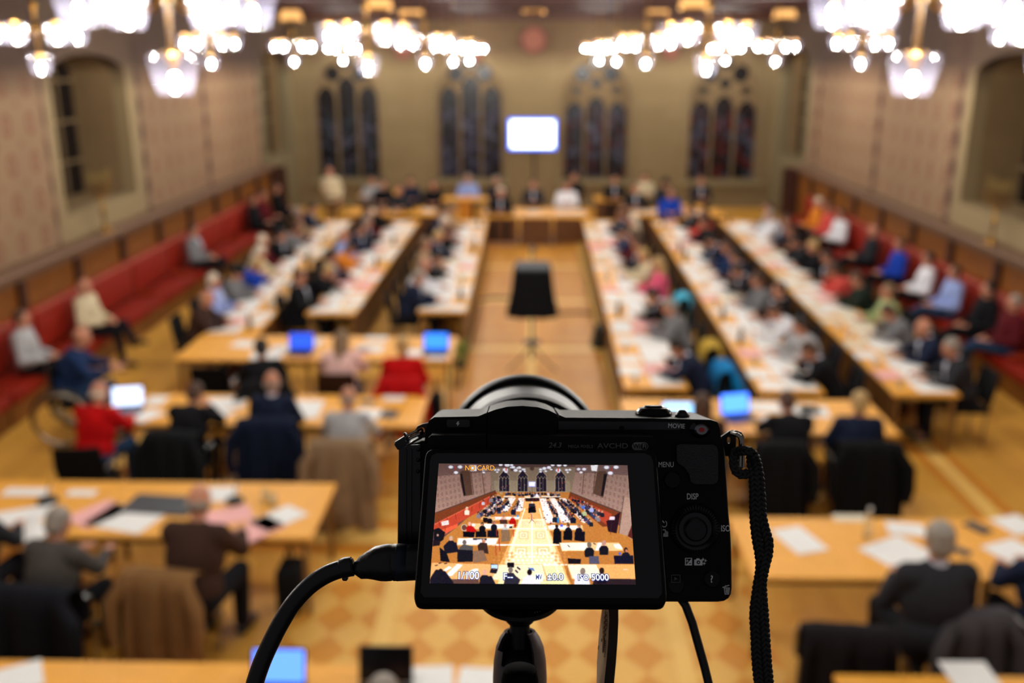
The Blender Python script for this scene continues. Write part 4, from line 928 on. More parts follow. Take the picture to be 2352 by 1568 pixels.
LEATHER = NT('black_leatherette'); _v = LEATHER.n('ShaderNodeTexVoronoi'); _v.inputs['Scale'].default_value = 2400; _tc = LEATHER.n('ShaderNodeTexCoord'); LEATHER.l(_tc.outputs['Object'], _v.inputs['Vector'])
LEATHER.pbsdf(LEATHER.mix(LEATHER.noise(300), lin('#08080a'), lin('#0e0e10')), .38, 0, .6, _v.outputs['Distance'], .8, .00022); LEATHER = LEATHER.m
PRINT = mat('#f0eeea', .6, 0, .05, 50, .3); DIMP = mat('#6a6764', .6, 0, .05, 50, .3); SILV = mat('#86868a', .28, 1, .05, 50)
T0 = Matrix.Identity(4)
b = MB()
b.prism(pl([*rounded([(1668, 1030), (1682, 1250), (1684, 1385), (1500, 1385)], 34)[5:15], (966, 1384), (962, 1300), (914, 1262), (915, 1040), (926, 1022), (968, 1014), (1640, 1008), (1662, 1012), (1668, 1040), (1676, 1180)][::-1]), -.034, 0, bev=.0018)
ob('body_shell', b, CAMB, root)
# top cover with the flash hump and bevelled ends
b = MB()
b.prism(pl([(976, 1012), (979, 985), (986, 965), (998, 957), (1098, 955), (1118, 947), (1122, 1012)][::-1]), -.034, .0012, bev=.0012)
b.prism(pl([(1280, 1012), (1284, 952), (1298, 958), (1480, 959), (1630, 963), (1646, 968), (1652, 985), (1655, 1012)][::-1]), -.034, .0012, bev=.0012)
ob('top_cover', b, CAMB, root)
b = MB().prism(pl([(1120.5, 1012), (1121, 946), (1140, 939), (1165, 933), (1200, 931), (1235, 934), (1260, 941), (1278, 950), (1280, 1012)][::-1]), -.03, .0016, bev=.001)
ob('flash_hump', b, CAMB, root)
b = MB().prism(pl([(1282, 985), (1282, 966), (1560, 968), (1560, 986)][::-1]), .0005, .0014, bev=.0002); ob('top_seam_strip', b, SATIN, root)
fb = ob('flash_button', MB().prism(pl(rnd_poly(1027, 962, 1080, 979, 5)), .0002, .0028, bev=.0006), SATIN, root)
def icon(name, polys, parent, z, m, d=.315):
    b = MB()
    for p in polys: b.prism(pl(p, d), z - .00008, z + .00006)
    return ob(name, b, m, parent)
icon('flash_symbol', [[(1052, 966), (1056, 966), (1053.5, 970), (1057, 970), (1052, 976), (1051, 975.5), (1052, 972), (1048.5, 972)]], fb, .00295, PRINT)
for px, py in ((1103, 979), (1427, 982)): ob('screw_hole', MB().lathe([(0, 0), (.0008, 0), (.0008, .0002), (0, .0002)], 14, Matrix.Translation(c(px, py) + Vector((0, 0, .0012)))), mat('#020202', .9), root)
def text(txt, px, py, hpx, parent, z, m, sx=1.0, bold=.00002, name='lettering', rot=0, d=.315, shear=0):
    hm = hpx * d / F; me = text_mesh(txt, hm / .70, name, .00004, bold, sx, shear)
    o = ob(name, me, m, parent); p = c(px, py, d); o.location = (p.x, p.y, z); o.rotation_euler = (0, 0, rot); return o
text('MOVIE', 1552, 977.5, 10.5, root, .0014, PRINT, .88, 0, rot=-.04)
text('MENU', 1528.5, 1066, 12, root, .0012, PRINT, .76, 0); text('DISP', 1589, 1139, 13.5, root, .0012, PRINT, .72); text('ISO', 1664.5, 1212, 14, root, .0013, PRINT, .72)
# back plate of the control side (slightly raised)
b = MB().prism(pl([(1503, 1003), (1656, 1005), (1660, 1020), (1671, 1200), (1673, 1350), (1664, 1372), (1650, 1378), (1534, 1378), (1512, 1100)]), -.004, .0009, bev=.0009)
ob('control_panel', b, CAMB, root)
b = MB().prism(pl([(1551, 1022), (1557, 1018), (1634, 1019), (1643, 1024), (1646, 1035), (1646, 1098), (1642, 1106), (1634, 1109), (1592, 1109), (1584, 1104), (1580, 1086), (1570, 1071), (1556, 1062), (1552, 1056)]), -.001, .0024, bev=.0008)
ob('thumb_rest', b, LEATHER, root)
def disc(name, px, py, rpx, z0, z1, m, parent=root, bev=.0004, d=.315, ry=1.0, tilt=0):
    r = rpx * d / F; p = c(px, py, d)
    T = Matrix.Translation((p.x, p.y, 0)) @ Matrix.Rotation(tilt, 4, 'X') @ Matrix.Diagonal((1, ry, 1, 1))
    return ob(name, MB().lathe([(0, z0), (r, z0), (r, z1 - bev), (r - bev, z1), (r * .3, z1 - .0001), (0, z1 - .0001)], 40, T), m, parent)
mb_ = BTN = mat('#08080a', .4, 0, .15, 500, .25); disc('menu_button', 1543, 1101, 20, 0, .0016, BTN); disc('play_button', 1552, 1342, 20, 0, .0012, BTN)
hb = disc('help_button', 1634, 1327, 20, 0, .0016, BTN)
# control wheel with knurled rim
p = c(1595, 1212); T = Matrix.Translation((p.x, p.y, 0)); pr = []
b = MB(); n = 150; r0 = 57 * .315 / F; r1 = 40 * .315 / F
rg = []
for z, ra, k in ((.0002, r0 + .0002, 0), (.0016, r0, .00012), (.0026, r0 - .0006, .00022), (.003, r1 + .0009, .0002), (.0024, r1, 0), (.0018, r1 - .0004, 0), (.0018, r1 * .72, 0)):
    rg.append([Vector((p.x + (ra + k * cos(j * 2 * pi / 3)) * cos(2 * pi * j / n), p.y + (ra + k * cos(j * 2 * pi / 3)) * sin(2 * pi * j / n), z + k * cos(j * 2 * pi / 3) * .8)) for j in range(n)])
b.ring_loft(rg); ob('control_wheel', b, SATIN, root)
cw = NT('spun_black_metal'); cw.pbsdf(cw.mix(cw.noise(200), (.004, .004, .005), (.008, .008, .009)), .3, .0, .4, Anisotropic=.85); disc('centre_button', 1595, 1213, 27, .001, .0031, cw.m, bev=.0006)
# printed symbols
Z = .00115
icon('drive_symbols', [[(1521, 1193), (1525, 1198), (1523.5, 1199.5), (1519.5, 1194.5)]] +
     [[(1524.5 + 5 * cos(R(a)), 1201 - 6.5 * sin(R(a))), (1524.5 + 5 * cos(R(a - 25)), 1201 - 6.5 * sin(R(a - 25))), (1524.5 + 6.4 * cos(R(a - 25)), 1201 - 8 * sin(R(a - 25))), (1524.5 + 6.4 * cos(R(a)), 1201 - 8 * sin(R(a)))] for a in range(60, -120, -25)] +
     [[(1521, 1214), (1527, 1214), (1527, 1215.5), (1521, 1215.5)], [(1526, 1215), (1527.5, 1215), (1527.5, 1225), (1526, 1225)], [(1522, 1223.5), (1527, 1223.5), (1527, 1225), (1522, 1225)],
      [(1529, 1217), (1530.3, 1217), (1530.3, 1227.5), (1529, 1227.5)], [(1522, 1226.3), (1530, 1226.3), (1530, 1227.7), (1522, 1227.7)], [(1531.6, 1219), (1533, 1219), (1533, 1230), (1531.6, 1230)], [(1522, 1228.8), (1532, 1228.8), (1532, 1230.1), (1522, 1230.1)]], root, Z, PRINT)
icon('exposure_symbol', [[(1572, 1279), (1574, 1279), (1574, 1296), (1572, 1296)], [(1572, 1279), (1588, 1279), (1588, 1280.5), (1572, 1280.5)], [(1588, 1279.5), (1588, 1296), (1573.5, 1296)], ], root, Z, PRINT)
icon('exposure_marks', [[(1574.5, 1285), (1580, 1285), (1580, 1286.2), (1574.5, 1286.2)], [(1576.6, 1282.5), (1578, 1282.5), (1578, 1288.5), (1576.6, 1288.5)]], root, Z, PRINT); icon('exposure_minus', [[(1581, 1291), (1586, 1291), (1586, 1292.6), (1581, 1292.6)]], root, Z + .0001, mat('#0c0c0e', .5))
icon('camera_symbol', [[(1593, 1283), (1597, 1283), (1598.5, 1280), (1604.5, 1280), (1606, 1283), (1612, 1283), (1612, 1296), (1593, 1296)]], root, Z, PRINT)
icon('camera_symbol_lens', [circ((1602.5, 1289), 4.2, 16)], root, Z + .0001, mat('#0c0c0e', .5)); icon('camera_symbol_dot', [circ((1602.5, 1289), 1.6, 12)], root, Z + .0002, PRINT)
def star(x, y, r): return [(x + (r if k % 2 == 0 else r * .35) * sin(pi * k / 4), y - (r if k % 2 == 0 else r * .35) * cos(pi * k / 4)) for k in range(8)]
icon('sparkle_symbol', [star(1613, 1282, 4.2), star(1618.5, 1285, 3.8), star(1615.5, 1291.5, 4.2)], root, Z + .00015, PRINT)
icon('play_symbol', [[(1540, 1317), (1561, 1317), (1561, 1318.4), (1540, 1318.4)], [(1540, 1333.6), (1561, 1333.6), (1561, 1335), (1540, 1335)], [(1540, 1317), (1541.3, 1317), (1541.3, 1335), (1540, 1335)], [(1559.7, 1317), (1561, 1317), (1561, 1335), (1559.7, 1335)], [(1547, 1322), (1554.5, 1326), (1547, 1330)]], root, .0014, mat('#5a5856', .6))
text('?', 1632, 1327, 16, hb, .00175, PRINT, .85, .00005)
icon('trash_symbol', [[(1657.5, 1346), (1673, 1340.5), (1673.3, 1342), (1658, 1347.5)], [(1664.5, 1341), (1666.5, 1344), (1665.5, 1344.5), (1664, 1342)], [(1661, 1347), (1674, 1347), (1674, 1348.4), (1661, 1348.4)], [(1661, 1347), (1662.3, 1347), (1664, 1362), (1662.8, 1362)], [(1672.8, 1347), (1674.2, 1347), (1672.6, 1362), (1671.3, 1362)],
     [(1662.8, 1361), (1672.4, 1361), (1672.4, 1362.5), (1662.8, 1362.5)], [(1664.8, 1349.5), (1666, 1349.5), (1666.4, 1359.5), (1665.4, 1359.5)], [(1667.3, 1349.5), (1668.5, 1349.5), (1668.5, 1359.5), (1667.3, 1359.5)], [(1670, 1349.5), (1671.2, 1349.5), (1670.4, 1359.5), (1669.4, 1359.5)]], root, Z, PRINT)
# movie button
disc('movie_button_ring', 1606, 985, 24, .0, .0028, GLOSSB, bev=.0012, ry=.82); mv = disc('movie_button', 1607, 985, 16, .0, .0036, SILV, bev=.0005, ry=.82); disc('red_dot', 1607, 984.5, 6.4, .003, .00375, mat('#c8251e', .4), mv, bev=.0001, ry=.82)
# shutter dial and power lever on top: axis is local y
def top_lathe(name, px, py, prof, m, zc, par=root, n=44):
    p = c(px, py); T = Matrix.Translation((p.x, p.y, zc)) @ Matrix.Rotation(-pi / 2, 4, 'X'); u = .315 / F
    return ob(name, MB().lathe([(r * u, z * u) for r, z in prof], n, T), m, par)
DIALM = mat('#0a0a0b', .22, .6, .1, 300)
top_lathe('zoom_lever', 1513.5, 960, [(0, 0), (43.5, 0), (44, 3), (43, 8), (36, 17), (33, 18.5), (26, 18.6), (25, 17.5), (0, 17.5)], DIALM, -.012)
top_lathe('shutter_button', 1513.5, 960, [(0, 14), (24.5, 14), (24, 21), (21, 23.5), (8, 23), (0, 22.6)], DIALM, -.012)
top_lathe('power_switch', 1577, 962, [(0, 0), (17, 0), (17, 5), (9, 15.5), (6, 17), (0, 17)], SATIN, -.008)
# left side: port cover with fins
b = MB()
b.prism(pl([(917, 1028), (930, 1022), (966, 1020), (966, 1260), (914, 1260)]), -.002, .0012, bev=.0008)
for x in (932, 944): b.prism(pl([(x, 1030), (x + 3, 1030), (x + 2, 1255), (x - 1, 1255)]), 0, .0022, bev=.0004)
ob('port_cover', b, SATIN, root)
for py in (1031, 1055, 1081): ob('cover_stud', MB().ell(c(962 - (py - 1030) * .02, py) + Vector((0, 0, .0012)), (.0007, .0007, .0006), None, 10, 8), GLOSSB, root)
# ---- tilting screen: hinge bar and the panel, its lower edge swung out towards us
b = MB().prism(pl([(984, 1035), (984, 1005), (992, 997), (1117, 997), (1117, 1027), (1113, 1032)], .305), .004, .013, bev=.0009); ob('hinge_cover', b, CAMB, root)
b = MB().prism(pl([(1119.5, 1046), (1119.5, 998), (1498, 1001), (1506, 1009), (1508, 1046)], .305), .004, .0126, bev=.0009); ob('hinge_bar', b, CAMB, root)
D1, D2 = .2985, .2715
# screen plane through four photographed corners, at depths D1 (top) and D2 (bottom)
UL, UR, LL, LR = c(978, 1030, D1), c(1507, 1032, D1), c(950, 1386, D2), c(1534, 1387, D2)
ux = (UR - UL).normalized(); uy = ((UL + UR) - (LL + LR)).normalized(); uz = ux.cross(uy).normalized(); uy = uz.cross(ux)
SO = (UL + UR + LL + LR) / 4
SM = Matrix.Translation(SO) @ Matrix((ux, uy, uz)).transposed().to_4x4(); SMi = SM.inverted()
def hit(px, py, off=0.0):
    """the point of the screen plane seen at a pixel, in screen-plane coordinates"""
    d = Vector(((px - CX) / F, (CY - py) / F, -1.0)); n = uz; t = ((SO + n * off + O_).dot(n)) / d.dot(n)
    q = SMi @ (d * t - O_); return q
sp = ob('screen_panel', MB().prism([hit(x, y)[:2] for x, y in rounded([(977, 1029), (1508, 1031), (1534, 1388), (949, 1387)], 22)][::-1], -.0045, 0, bev=.0009), CAMB, root)
sp.matrix_local = SM
ob('screen_glass', MB().prism([hit(x, y)[:2] for x, y in [(988, 1058), (992, 1046), (1002, 1041), (1480, 1041), (1494, 1047), (1500, 1060), (1521, 1362), (1512, 1374), (974, 1372), (966, 1360)]][::-1], 0, .00018), GLOSSB, sp)
# faint print above the glass sits on the hinge bar
HZ = .01275
def htext(t_, px, py, h_, sx=1, bold=.00002, m=DIMP, z=HZ, **k): return text(t_, px, py, h_, root, z, m, sx, bold, d=.303, **k)
htext('24.3', 1274, 1022, 12, 1.0, .00003, shear=.25); htext('MEGA PIXELS', 1333, 1025, 7, .98); htext('AVCHD', 1407, 1023.5, 11.5, 1.25)
wz = HZ
icon('wifi_mark', [rnd_poly(1451, 1015, 1488, 1033, 8.8)], root, wz, mat('#86827c', .6), .303); icon('wifi_mark_field', [rnd_poly(1471, 1016.5, 1486.5, 1031.5, 6)], root, wz + .00012, mat('#0c0c0e', .5), .303)
text('Wi', 1461.5, 1024, 10.5, root, wz + .0002, mat('#0c0c0e', .5), .9, .00003, d=.303); text('Fi', 1479, 1024, 10.5, root, wz + .0003, mat('#86827c', .6), .9, .00003, d=.303)

# ---- the live picture on the screen, a coloured grid drawn in the photograph's own layout
PW_, PH_ = 560, 374
cor = [(1008, 1065), (1441, 1069), (1460, 1343), (987, 1340)]      # TL TR BR BL on the photograph
zc = [(133, 118), (2168, 135), (2258, 1425), (32, 1410)]
hc = [hit(*p_)[:2] for p_ in cor]
jj, ii = np.meshgrid(np.arange(PW_), np.arange(PH_)); U = jj / (PW_ - 1.0); V = ii / (PH_ - 1.0)
def homog(src, dst):
    A_ = []; B_ = []
    for (x, y), (u, v) in zip(src, dst):
        A_.append([x, y, 1, 0, 0, 0, -u * x, -u * y]); A_.append([0, 0, 0, x, y, 1, -v * x, -v * y]); B_ += [u, v]
    h = np.linalg.solve(np.array(A_, float), np.array(B_, float)); return np.append(h, 1).reshape(3, 3)
sq = [(0, 0), (1, 0), (1, 1), (0, 1)]
def hmap(Hh, x, y):
    w = Hh[2, 0] * x + Hh[2, 1] * y + Hh[2, 2]; return (Hh[0, 0] * x + Hh[0, 1] * y + Hh[0, 2]) / w, (Hh[1, 0] * x + Hh[1, 1] * y + Hh[1, 2]) / w
ZX, ZY = hmap(homog(sq, zc), U, V)
# physical picture is a plain rectangle of the screen; map unit square to it by the seen corners
GX, GY = hmap(homog(sq, hc), U, V)
IM = np.zeros((PH_, PW_, 3))
def col_(c_): return np.array(c_ if not isinstance(c_, str) else [int(c_[i:i + 2], 16) for i in (1, 3, 5)], float)
def poly(pts, c_, a=1.0):
    xs = [p_[0] for p_ in pts]; ys = [p_[1] for p_ in pts]
    box = (ZX >= min(xs) - 1) & (ZX <= max(xs) + 1) & (ZY >= min(ys) - 1) & (ZY <= max(ys) + 1)
    if not box.any(): return
    X_ = ZX[box]; Y_ = ZY[box]; ins = np.zeros(X_.shape, bool); n_ = len(pts)
    for k in range(n_):
        x1, y1 = pts[k]; x2, y2 = pts[(k + 1) % n_]
        if y1 == y2: continue
        cnd = (Y_ < y1) != (Y_ < y2); xi = x1 + (Y_ - y1) * (x2 - x1) / (y2 - y1); ins ^= cnd & (X_ < xi)
    cur = IM[box]; cur[ins] = cur[ins] * (1 - a) + col_(c_) * a; IM[box] = cur
def elli(cx, cy, rx, ry, c_, a=1.0): poly([(cx + rx * cos(2 * pi * k / 14), cy + ry * sin(2 * pi * k / 14)) for k in range(14)], c_, a)
def line(p1, p2, w, c_, a=1.0):
    dx, dy = p2[0] - p1[0], p2[1] - p1[1]; L_ = hypot(dx, dy); nx, ny = -dy / L_ * w / 2, dx / L_ * w / 2
    poly([(p1[0] + nx, p1[1] + ny), (p2[0] + nx, p2[1] + ny), (p2[0] - nx, p2[1] - ny), (p1[0] - nx, p1[1] - ny)], c_, a)
rg_ = random.Random(21)
poly([(0, 100), (2300, 100), (2300, 1500), (0, 1500)], '#6d4a44')
poly([(680, 130), (1610, 130), (1580, 470), (700, 470)], '#8d7763'); poly([(730, 300), (1550, 300), (1550, 440), (730, 440)], '#9a8770')
poly([(130, 118), (2200, 118), (2200, 150), (130, 165)], '#5d4340')
poly([(60, 190), (690, 200), (692, 420), (60, 700)], '#a58073'); poly([(1605, 205), (2260, 200), (2260, 700), (1560, 430)], '#a58275')
poly([(60, 118), (690, 118), (690, 205), (60, 260)], '#7a5954'); poly([(1605, 130), (2260, 130), (2260, 250), (1605, 210)], '#7d5f5a')
for r_ in range(8):
    for k in range(12):
        for sg in (0, 1):
            x = (105 + k * 46 + r_ * 6) if not sg else (2190 - k * 46 - r_ * 8); y = 220 + r_ * 62 - (k - 5) * 10 + (0 if not sg else -5)
            if sg: y = 205 + r_ * 64 + (5 - k) * 14 + 30
            if (x > 690 and not sg) or (sg and x < 1600): continue
            lim = 655 - (x - 90) * .42 if not sg else 420 + (x - 1560) * .40
            if y > lim: continue
            elli(x, y, 10, 18, '#7b5951', .8); elli(x, y, 5, 10, '#a58073', .9)
poly([(362, 210), (385, 195), (450, 195), (472, 215), (497, 455), (402, 470), (362, 300)], '#5c3f33'); poly([(362, 225), (385, 230), (420, 455), (400, 465)], '#1d161c')
poly([(1838, 215), (1860, 198), (1930, 198), (1950, 225), (1905, 485), (1800, 440)], '#5e4336'); poly([(1915, 230), (1950, 230), (1905, 470), (1882, 462)], '#1d161c')
for x in (480, 598): line((x, 205), (x + 28, 455), 7, '#5a3f38')
for x in (1700, 1820): line((x, 205), (x - 22, 450), 7, '#5a3f38')
for x0, x1 in ((785, 890), (985, 1088), (1185, 1292), (1390, 1495)):
    w_ = x1 - x0; poly([(x0 - 8, 425), (x0 - 8, 250), (x0 + w_ * .5, 175), (x1 + 8, 250), (x1 + 8, 425)], '#b09a80')
    poly([(x0, 418), (x0, 255), (x0 + w_ * .5, 190), (x1, 255), (x1, 418)], '#241d2c')
    for k in (1, 2): line((x0 + w_ * k / 3, 270), (x0 + w_ * k / 3, 418), 6, '#a08c74')
    for k in range(3): line((x0 + w_ * k / 3, 285), (x0 + w_ * (k + .5) / 3, 255), 5, '#a08c74'); line((x0 + w_ * (k + 1) / 3, 285), (x0 + w_ * (k + .5) / 3, 255), 5, '#a08c74')
    for k in range(5): elli(rg_.uniform(x0 + 8, x1 - 8), rg_.uniform(310, 405), 4, 6, rg_.choice(['#d0a0b0', '#8080a8', '#e04030']))
elli(1137, 170, 24, 24, '#5c4038'); elli(925, 180, 20, 20, '#5c4038'); elli(1350, 180, 20, 20, '#5c4038')
# floor, benches
poly([(740, 425), (1545, 425), (1990, 700), (2260, 960), (2260, 1430), (30, 1430), (50, 1020), (330, 800), (700, 480)], '#c27a38')
poly([(1060, 440), (1215, 440), (1290, 760), (1400, 1000), (1560, 1430), (690, 1430), (880, 1000), (985, 760)], '#f0b469')
poly([(1000, 720), (1270, 720), (1540, 1430), (760, 1430)], '#ffe2b0')
for y, w_ in ((720, 5), (820, 10), (995, 16), (1210, 14)): line((1137 - (y - 420) * .75, y), (1137 + (y - 420) * .8, y), w_, '#fffaf0')
line((1137, 520), (1135, 1430), 12, '#fffaf2'); line((1060, 600), (865, 1200), 10, '#fffaf0'); line((1215, 600), (1420, 1300), 10, '#fffaf0')
for s_ in (-1, 1):
    for (y, sc_) in ((890, 1.0), (770, .7), (1070, 1.3)):
        cx_ = 1137 + s_ * (y - 300) * .155
        for k, cc in ((52, '#f7c98c'), (38, '#fff4de'), (24, '#f3c080'), (12, '#fff4de')): poly([(cx_ - k * sc_, y - k * .8 * sc_), (cx_ + k * sc_, y - k * .8 * sc_), (cx_ + k * sc_, y + k * .8 * sc_), (cx_ - k * sc_, y + k * .8 * sc_)], cc, .8)
for r_ in range(4):
    for k in range(-8, 9):
        y = 1085 + r_ * 38; x = 1137 + k * 44 * (1 + r_ * .08) + (22 if r_ % 2 else 0); poly([(x - 20, y), (x, y - 17), (x + 20, y), (x, y + 17)], '#d9924e' if abs(k) > 4 else '#ffffff', .7)
poly([(85, 660), (740, 412), (760, 440), (470, 620), (90, 800)], '#7a3a20'); poly([(75, 770), (700, 460), (720, 520), (560, 640), (340, 760), (200, 880), (75, 850)], '#c2452e')
poly([(160, 835), (335, 765), (335, 800), (190, 885)], '#e8603e'); line((85, 655), (745, 410), 12, '#5a3c34'); line((85, 775), (700, 465), 8, '#e06a4a')
for k in range(7): line((130 + k * 90, 745 - k * 42), (150 + k * 84, 800 - k * 40), 4, '#6a1c12')
poly([(1548, 425), (2110, 650), (2070, 780), (1900, 800), (1530, 490)], '#7a3a20'); poly([(1560, 470), (2000, 660), (1960, 790), (1540, 500)], '#b8452e'); line((1550, 428), (2110, 655), 12, '#5a3c34')
poly([(1940, 740), (2090, 640), (2050, 870), (1960, 850)], '#2a1420'); poly([(2075, 870), (2130, 470), (2230, 500), (2225, 940), (2170, 900)], '#b49080'); poly([(2170, 900), (2215, 780), (2225, 930)], '#5a2420'); line((2130, 470), (2075, 870), 6, '#4a3a38')
poly([(1975, 690), (2032, 686), (2030, 725), (1970, 727)], '#e8d8e0'); line((2000, 727), (1985, 880), 4, '#4a2a2a')
poly([(158, 745), (235, 728), (242, 775), (165, 788)], '#f4ece8'); line((165, 757), (228, 745), 3, '#806878'); line((170, 772), (232, 760), 3, '#806878'); line((200, 782), (200, 850), 4, '#4a2a2a')
elli(405, 808, 34, 38, '#cfc5bf'); elli(405, 808, 26, 30, '#6a4030')
def strip(x0, x1, X0, X1, y0, y1, c_='#f7ece6'):
    poly([(x0, y0), (x1, y0), (X1, y1), (X0, y1)], '#c88a48'); poly([(x0 + 2, y0 + 3), (x1 - 3, y0 + 3), (X1 - 6, y1 - 10), (X0 + 3, y1 - 6)], c_)
    for k in range(46):
        t_ = rg_.random(); u_ = rg_.random(); x = (x0 + (x1 - x0) * u_) * (1 - t_) + (X0 + (X1 - X0) * u_) * t_; y = y0 + (y1 - y0) * t_
        elli(x, y, 3 + 7 * t_, 2 + 5 * t_, rg_.choice(['#ffffff', '#ffffff', '#f8b8a8', '#5a4a58', '#e8d0c0', '#30303a']))
def folk(x, y, s_, c_=None, hd=None, sk=True):
    c_ = c_ or rg_.choice(['#1c1a2a', '#22202c', '#2a2838', '#3a2a30', '#181620', '#5a4a50', '#8a7a80', '#303a60']); hd = hd or rg_.choice(['#3a2420', '#6a5040', '#b89880', '#2a1a18', '#c8b0a0'])
    poly([(x - 15 * s_, y + 42 * s_), (x - 17 * s_, y + 20 * s_), (x - 9 * s_, y + 10 * s_), (x + 9 * s_, y + 10 * s_), (x + 17 * s_, y + 20 * s_), (x + 15 * s_, y + 42 * s_)], c_)
    elli(x, y, 8 * s_, 10.5 * s_, hd)
    if sk: elli(x + rg_.uniform(-3, 3) * s_, y + 3 * s_, 5 * s_, 6 * s_, rg_.choice(['#e0a080', '#d88c6c', '#c87860']))
poly([(1060, 470), (1225, 470), (1220, 490), (1062, 490)], '#f6e4cc'); poly([(1062, 490), (1220, 490), (1215, 524), (1068, 524)], '#2c1a1c')
for x0, x1 in ((835, 950), (1240, 1440)): poly([(x0, 466), (x1, 466), (x1 + 8, 482), (x0 - 8, 482)], '#f6e4cc'); poly([(x0, 482), (x1, 482), (x1, 500), (x0, 500)], '#3a241c')
for k in range(26):
    x = 860 + k * 23 + rg_.uniform(-6, 6); folk(x, 432 + rg_.uniform(-8, 10), .75)
folk(1190, 436, 1.0, '#f4f0ff'); folk(1137, 440, 1.0, '#1c1a2a'); folk(1313, 425, .9, '#f0e0d8'); folk(805, 412, .9, '#b89a70')
for q_ in ((770, 850, 590, 700, 488, 670), (878, 968, 795, 880, 485, 640), (990, 1062, 955, 1035, 485, 640)): strip(*q_)
for q_ in ((1212, 1290, 1285, 1392, 488, 768), (1318, 1385, 1455, 1590, 486, 762), (1425, 1500, 1690, 1785, 488, 765)): strip(*q_)
poly([(700, 672), (720, 672), (885, 487), (878, 487)], '#4a3024'); poly([(600, 672), (690, 672), (690, 682), (598, 682)], '#6a4020')
for (xa, ya, xb, yb, n_) in ((640, 660, 830, 490, 11), (560, 650, 790, 480, 12), (775, 600, 900, 490, 8), (930, 620, 1000, 490, 8), (700, 480, 800, 455, 6), (1395, 640, 1310, 490, 9), (1570, 690, 1410, 490, 12), (1600, 600, 1440, 480, 9), (1780, 740, 1500, 480, 14), (1850, 690, 1560, 470, 14), (1890, 640, 1620, 480, 10)):
    for k in range(n_ - 1, -1, -1):
        t_ = k / n_; folk(xa + (xb - xa) * t_ + rg_.uniform(-8, 8), ya + (yb - ya) * t_ + rg_.uniform(-6, 6), 1.35 * (1 - t_) + .75 * t_)
folk(435, 600, 1.7, '#e8dcc8', '#e8dcc8'); folk(610, 520, 1.1, '#c8c8d8'); folk(1780, 580, 1.5, '#a8b0e0'); folk(1705, 620, 1.5, '#b0b888'); folk(1735, 560, 1.2, '#3a3a58'); folk(1690, 560, 1.1, '#5070d0')
folk(1385, 680, 1.7, '#1c2030'); poly([(1410, 690), (1428, 700), (1425, 765), (1408, 765)], '#2a8ad0'); folk(1580, 680, 1.9, '#151a2c'); folk(935, 600, 1.6, '#141a30'); folk(775, 580, 1.4, '#1a1a28')
poly([(1104, 548), (1166, 548), (1172, 585), (1100, 585)], '#2c2c38'); poly([(1100, 583), (1172, 583), (1182, 645), (1096, 650)], '#0e0e16'); line((1136, 648), (1134, 730), 6, '#7a3030'); line((1134, 720), (1108, 760), 4, '#5a3030'); line((1134, 720), (1175, 760), 4, '#5a3030')
# cross desks and their people
poly([(600, 690), (1010, 690), (1005, 722), (640, 735), (580, 720)], '#e8b878'); poly([(730, 692), (1005, 690), (1000, 716), (735, 724)], '#f4e8e4')
folk(680, 695, 1.6, '#121018'); folk(830, 678, 1.6, '#d8a898', '#a07c60', False); folk(928, 690, 1.6, '#c01818', '#c89070'); poly([(890, 735), (960, 730), (965, 800), (895, 790)], '#b01010'); poly([(970, 668), (992, 668), (992, 694), (970, 694)], '#40b0ff'); poly([(787, 722), (866, 724), (872, 770), (792, 768)], '#4a2c24'); poly([(608, 700), (660, 704), (650, 755), (612, 750)], '#181018')
poly([(490, 762), (948, 770), (930, 828), (500, 826)], '#f0c48a'); poly([(620, 768), (930, 775), (915, 815), (625, 815)], '#fbf2ee'); poly([(895, 795), (925, 795), (922, 815), (890, 815)], '#1c2434')
poly([(485, 765), (518, 765), (520, 795), (490, 795)], '#f4f8ff')
folk(463, 768, 2.1, '#c81818', '#e8b0a0', False); poly([(430, 800), (500, 795), (538, 845), (500, 880), (430, 868)], '#c01414'); folk(601, 770, 2.0, '#131018', '#3a2a28'); folk(727, 755, 2.0, '#15151f', '#8a6a60'); folk(846, 785, 2.0, '#c8c4c4', '#b0a098')
poly([(393, 850), (520, 858), (510, 912), (395, 910)], '#0e0c14'); poly([(530, 850), (640, 850), (645, 910), (530, 912)], '#111016'); poly([(660, 840), (770, 838), (775, 915), (655, 912)], '#121420'); poly([(805, 832), (890, 832), (905, 950), (805, 962)], '#8a6a50')
for x in (935, 752): line((x, 830), (x + 4, 905), 8, '#c03028')
poly([(330, 918), (780, 918), (745, 1002), (325, 1000)], '#e9bd84'); poly([(345, 925), (770, 925), (740, 992), (330, 990)], '#f8efec'); poly([(500, 925), (650, 925), (645, 945), (500, 942)], '#262432'); poly([(540, 935), (600, 932), (560, 970)], '#dfe2ee')
folk(262, 925, 2.6, '#1a1824', '#c0a898'); folk(408, 968, 2.6, '#57524f', '#6a5e5a', False); folk(615, 955, 2.5, '#3a2826', '#c09078'); poly([(180, 1010), (230, 960), (320, 970), (345, 1070), (200, 1090)], '#1b1926'); poly([(355, 1020), (400, 990), (500, 1010), (500, 1060), (350, 1050)], '#55504f'); poly([(550, 1000), (580, 970), (650, 975), (668, 1090), (560, 1080)], '#3a2826')
poly([(140, 1020), (215, 1080), (250, 1180), (150, 1170)], '#15121c'); poly([(335, 1045), (500, 1055), (495, 1175), (330, 1180)], '#191720'); poly([(500, 1060), (612, 1052), (655, 1165), (505, 1190)], '#8c6852')
for p1, p2 in (((745, 1000), (750, 1110)), ((780, 925), (790, 1060))): line(p1, p2, 8, '#b8302a')
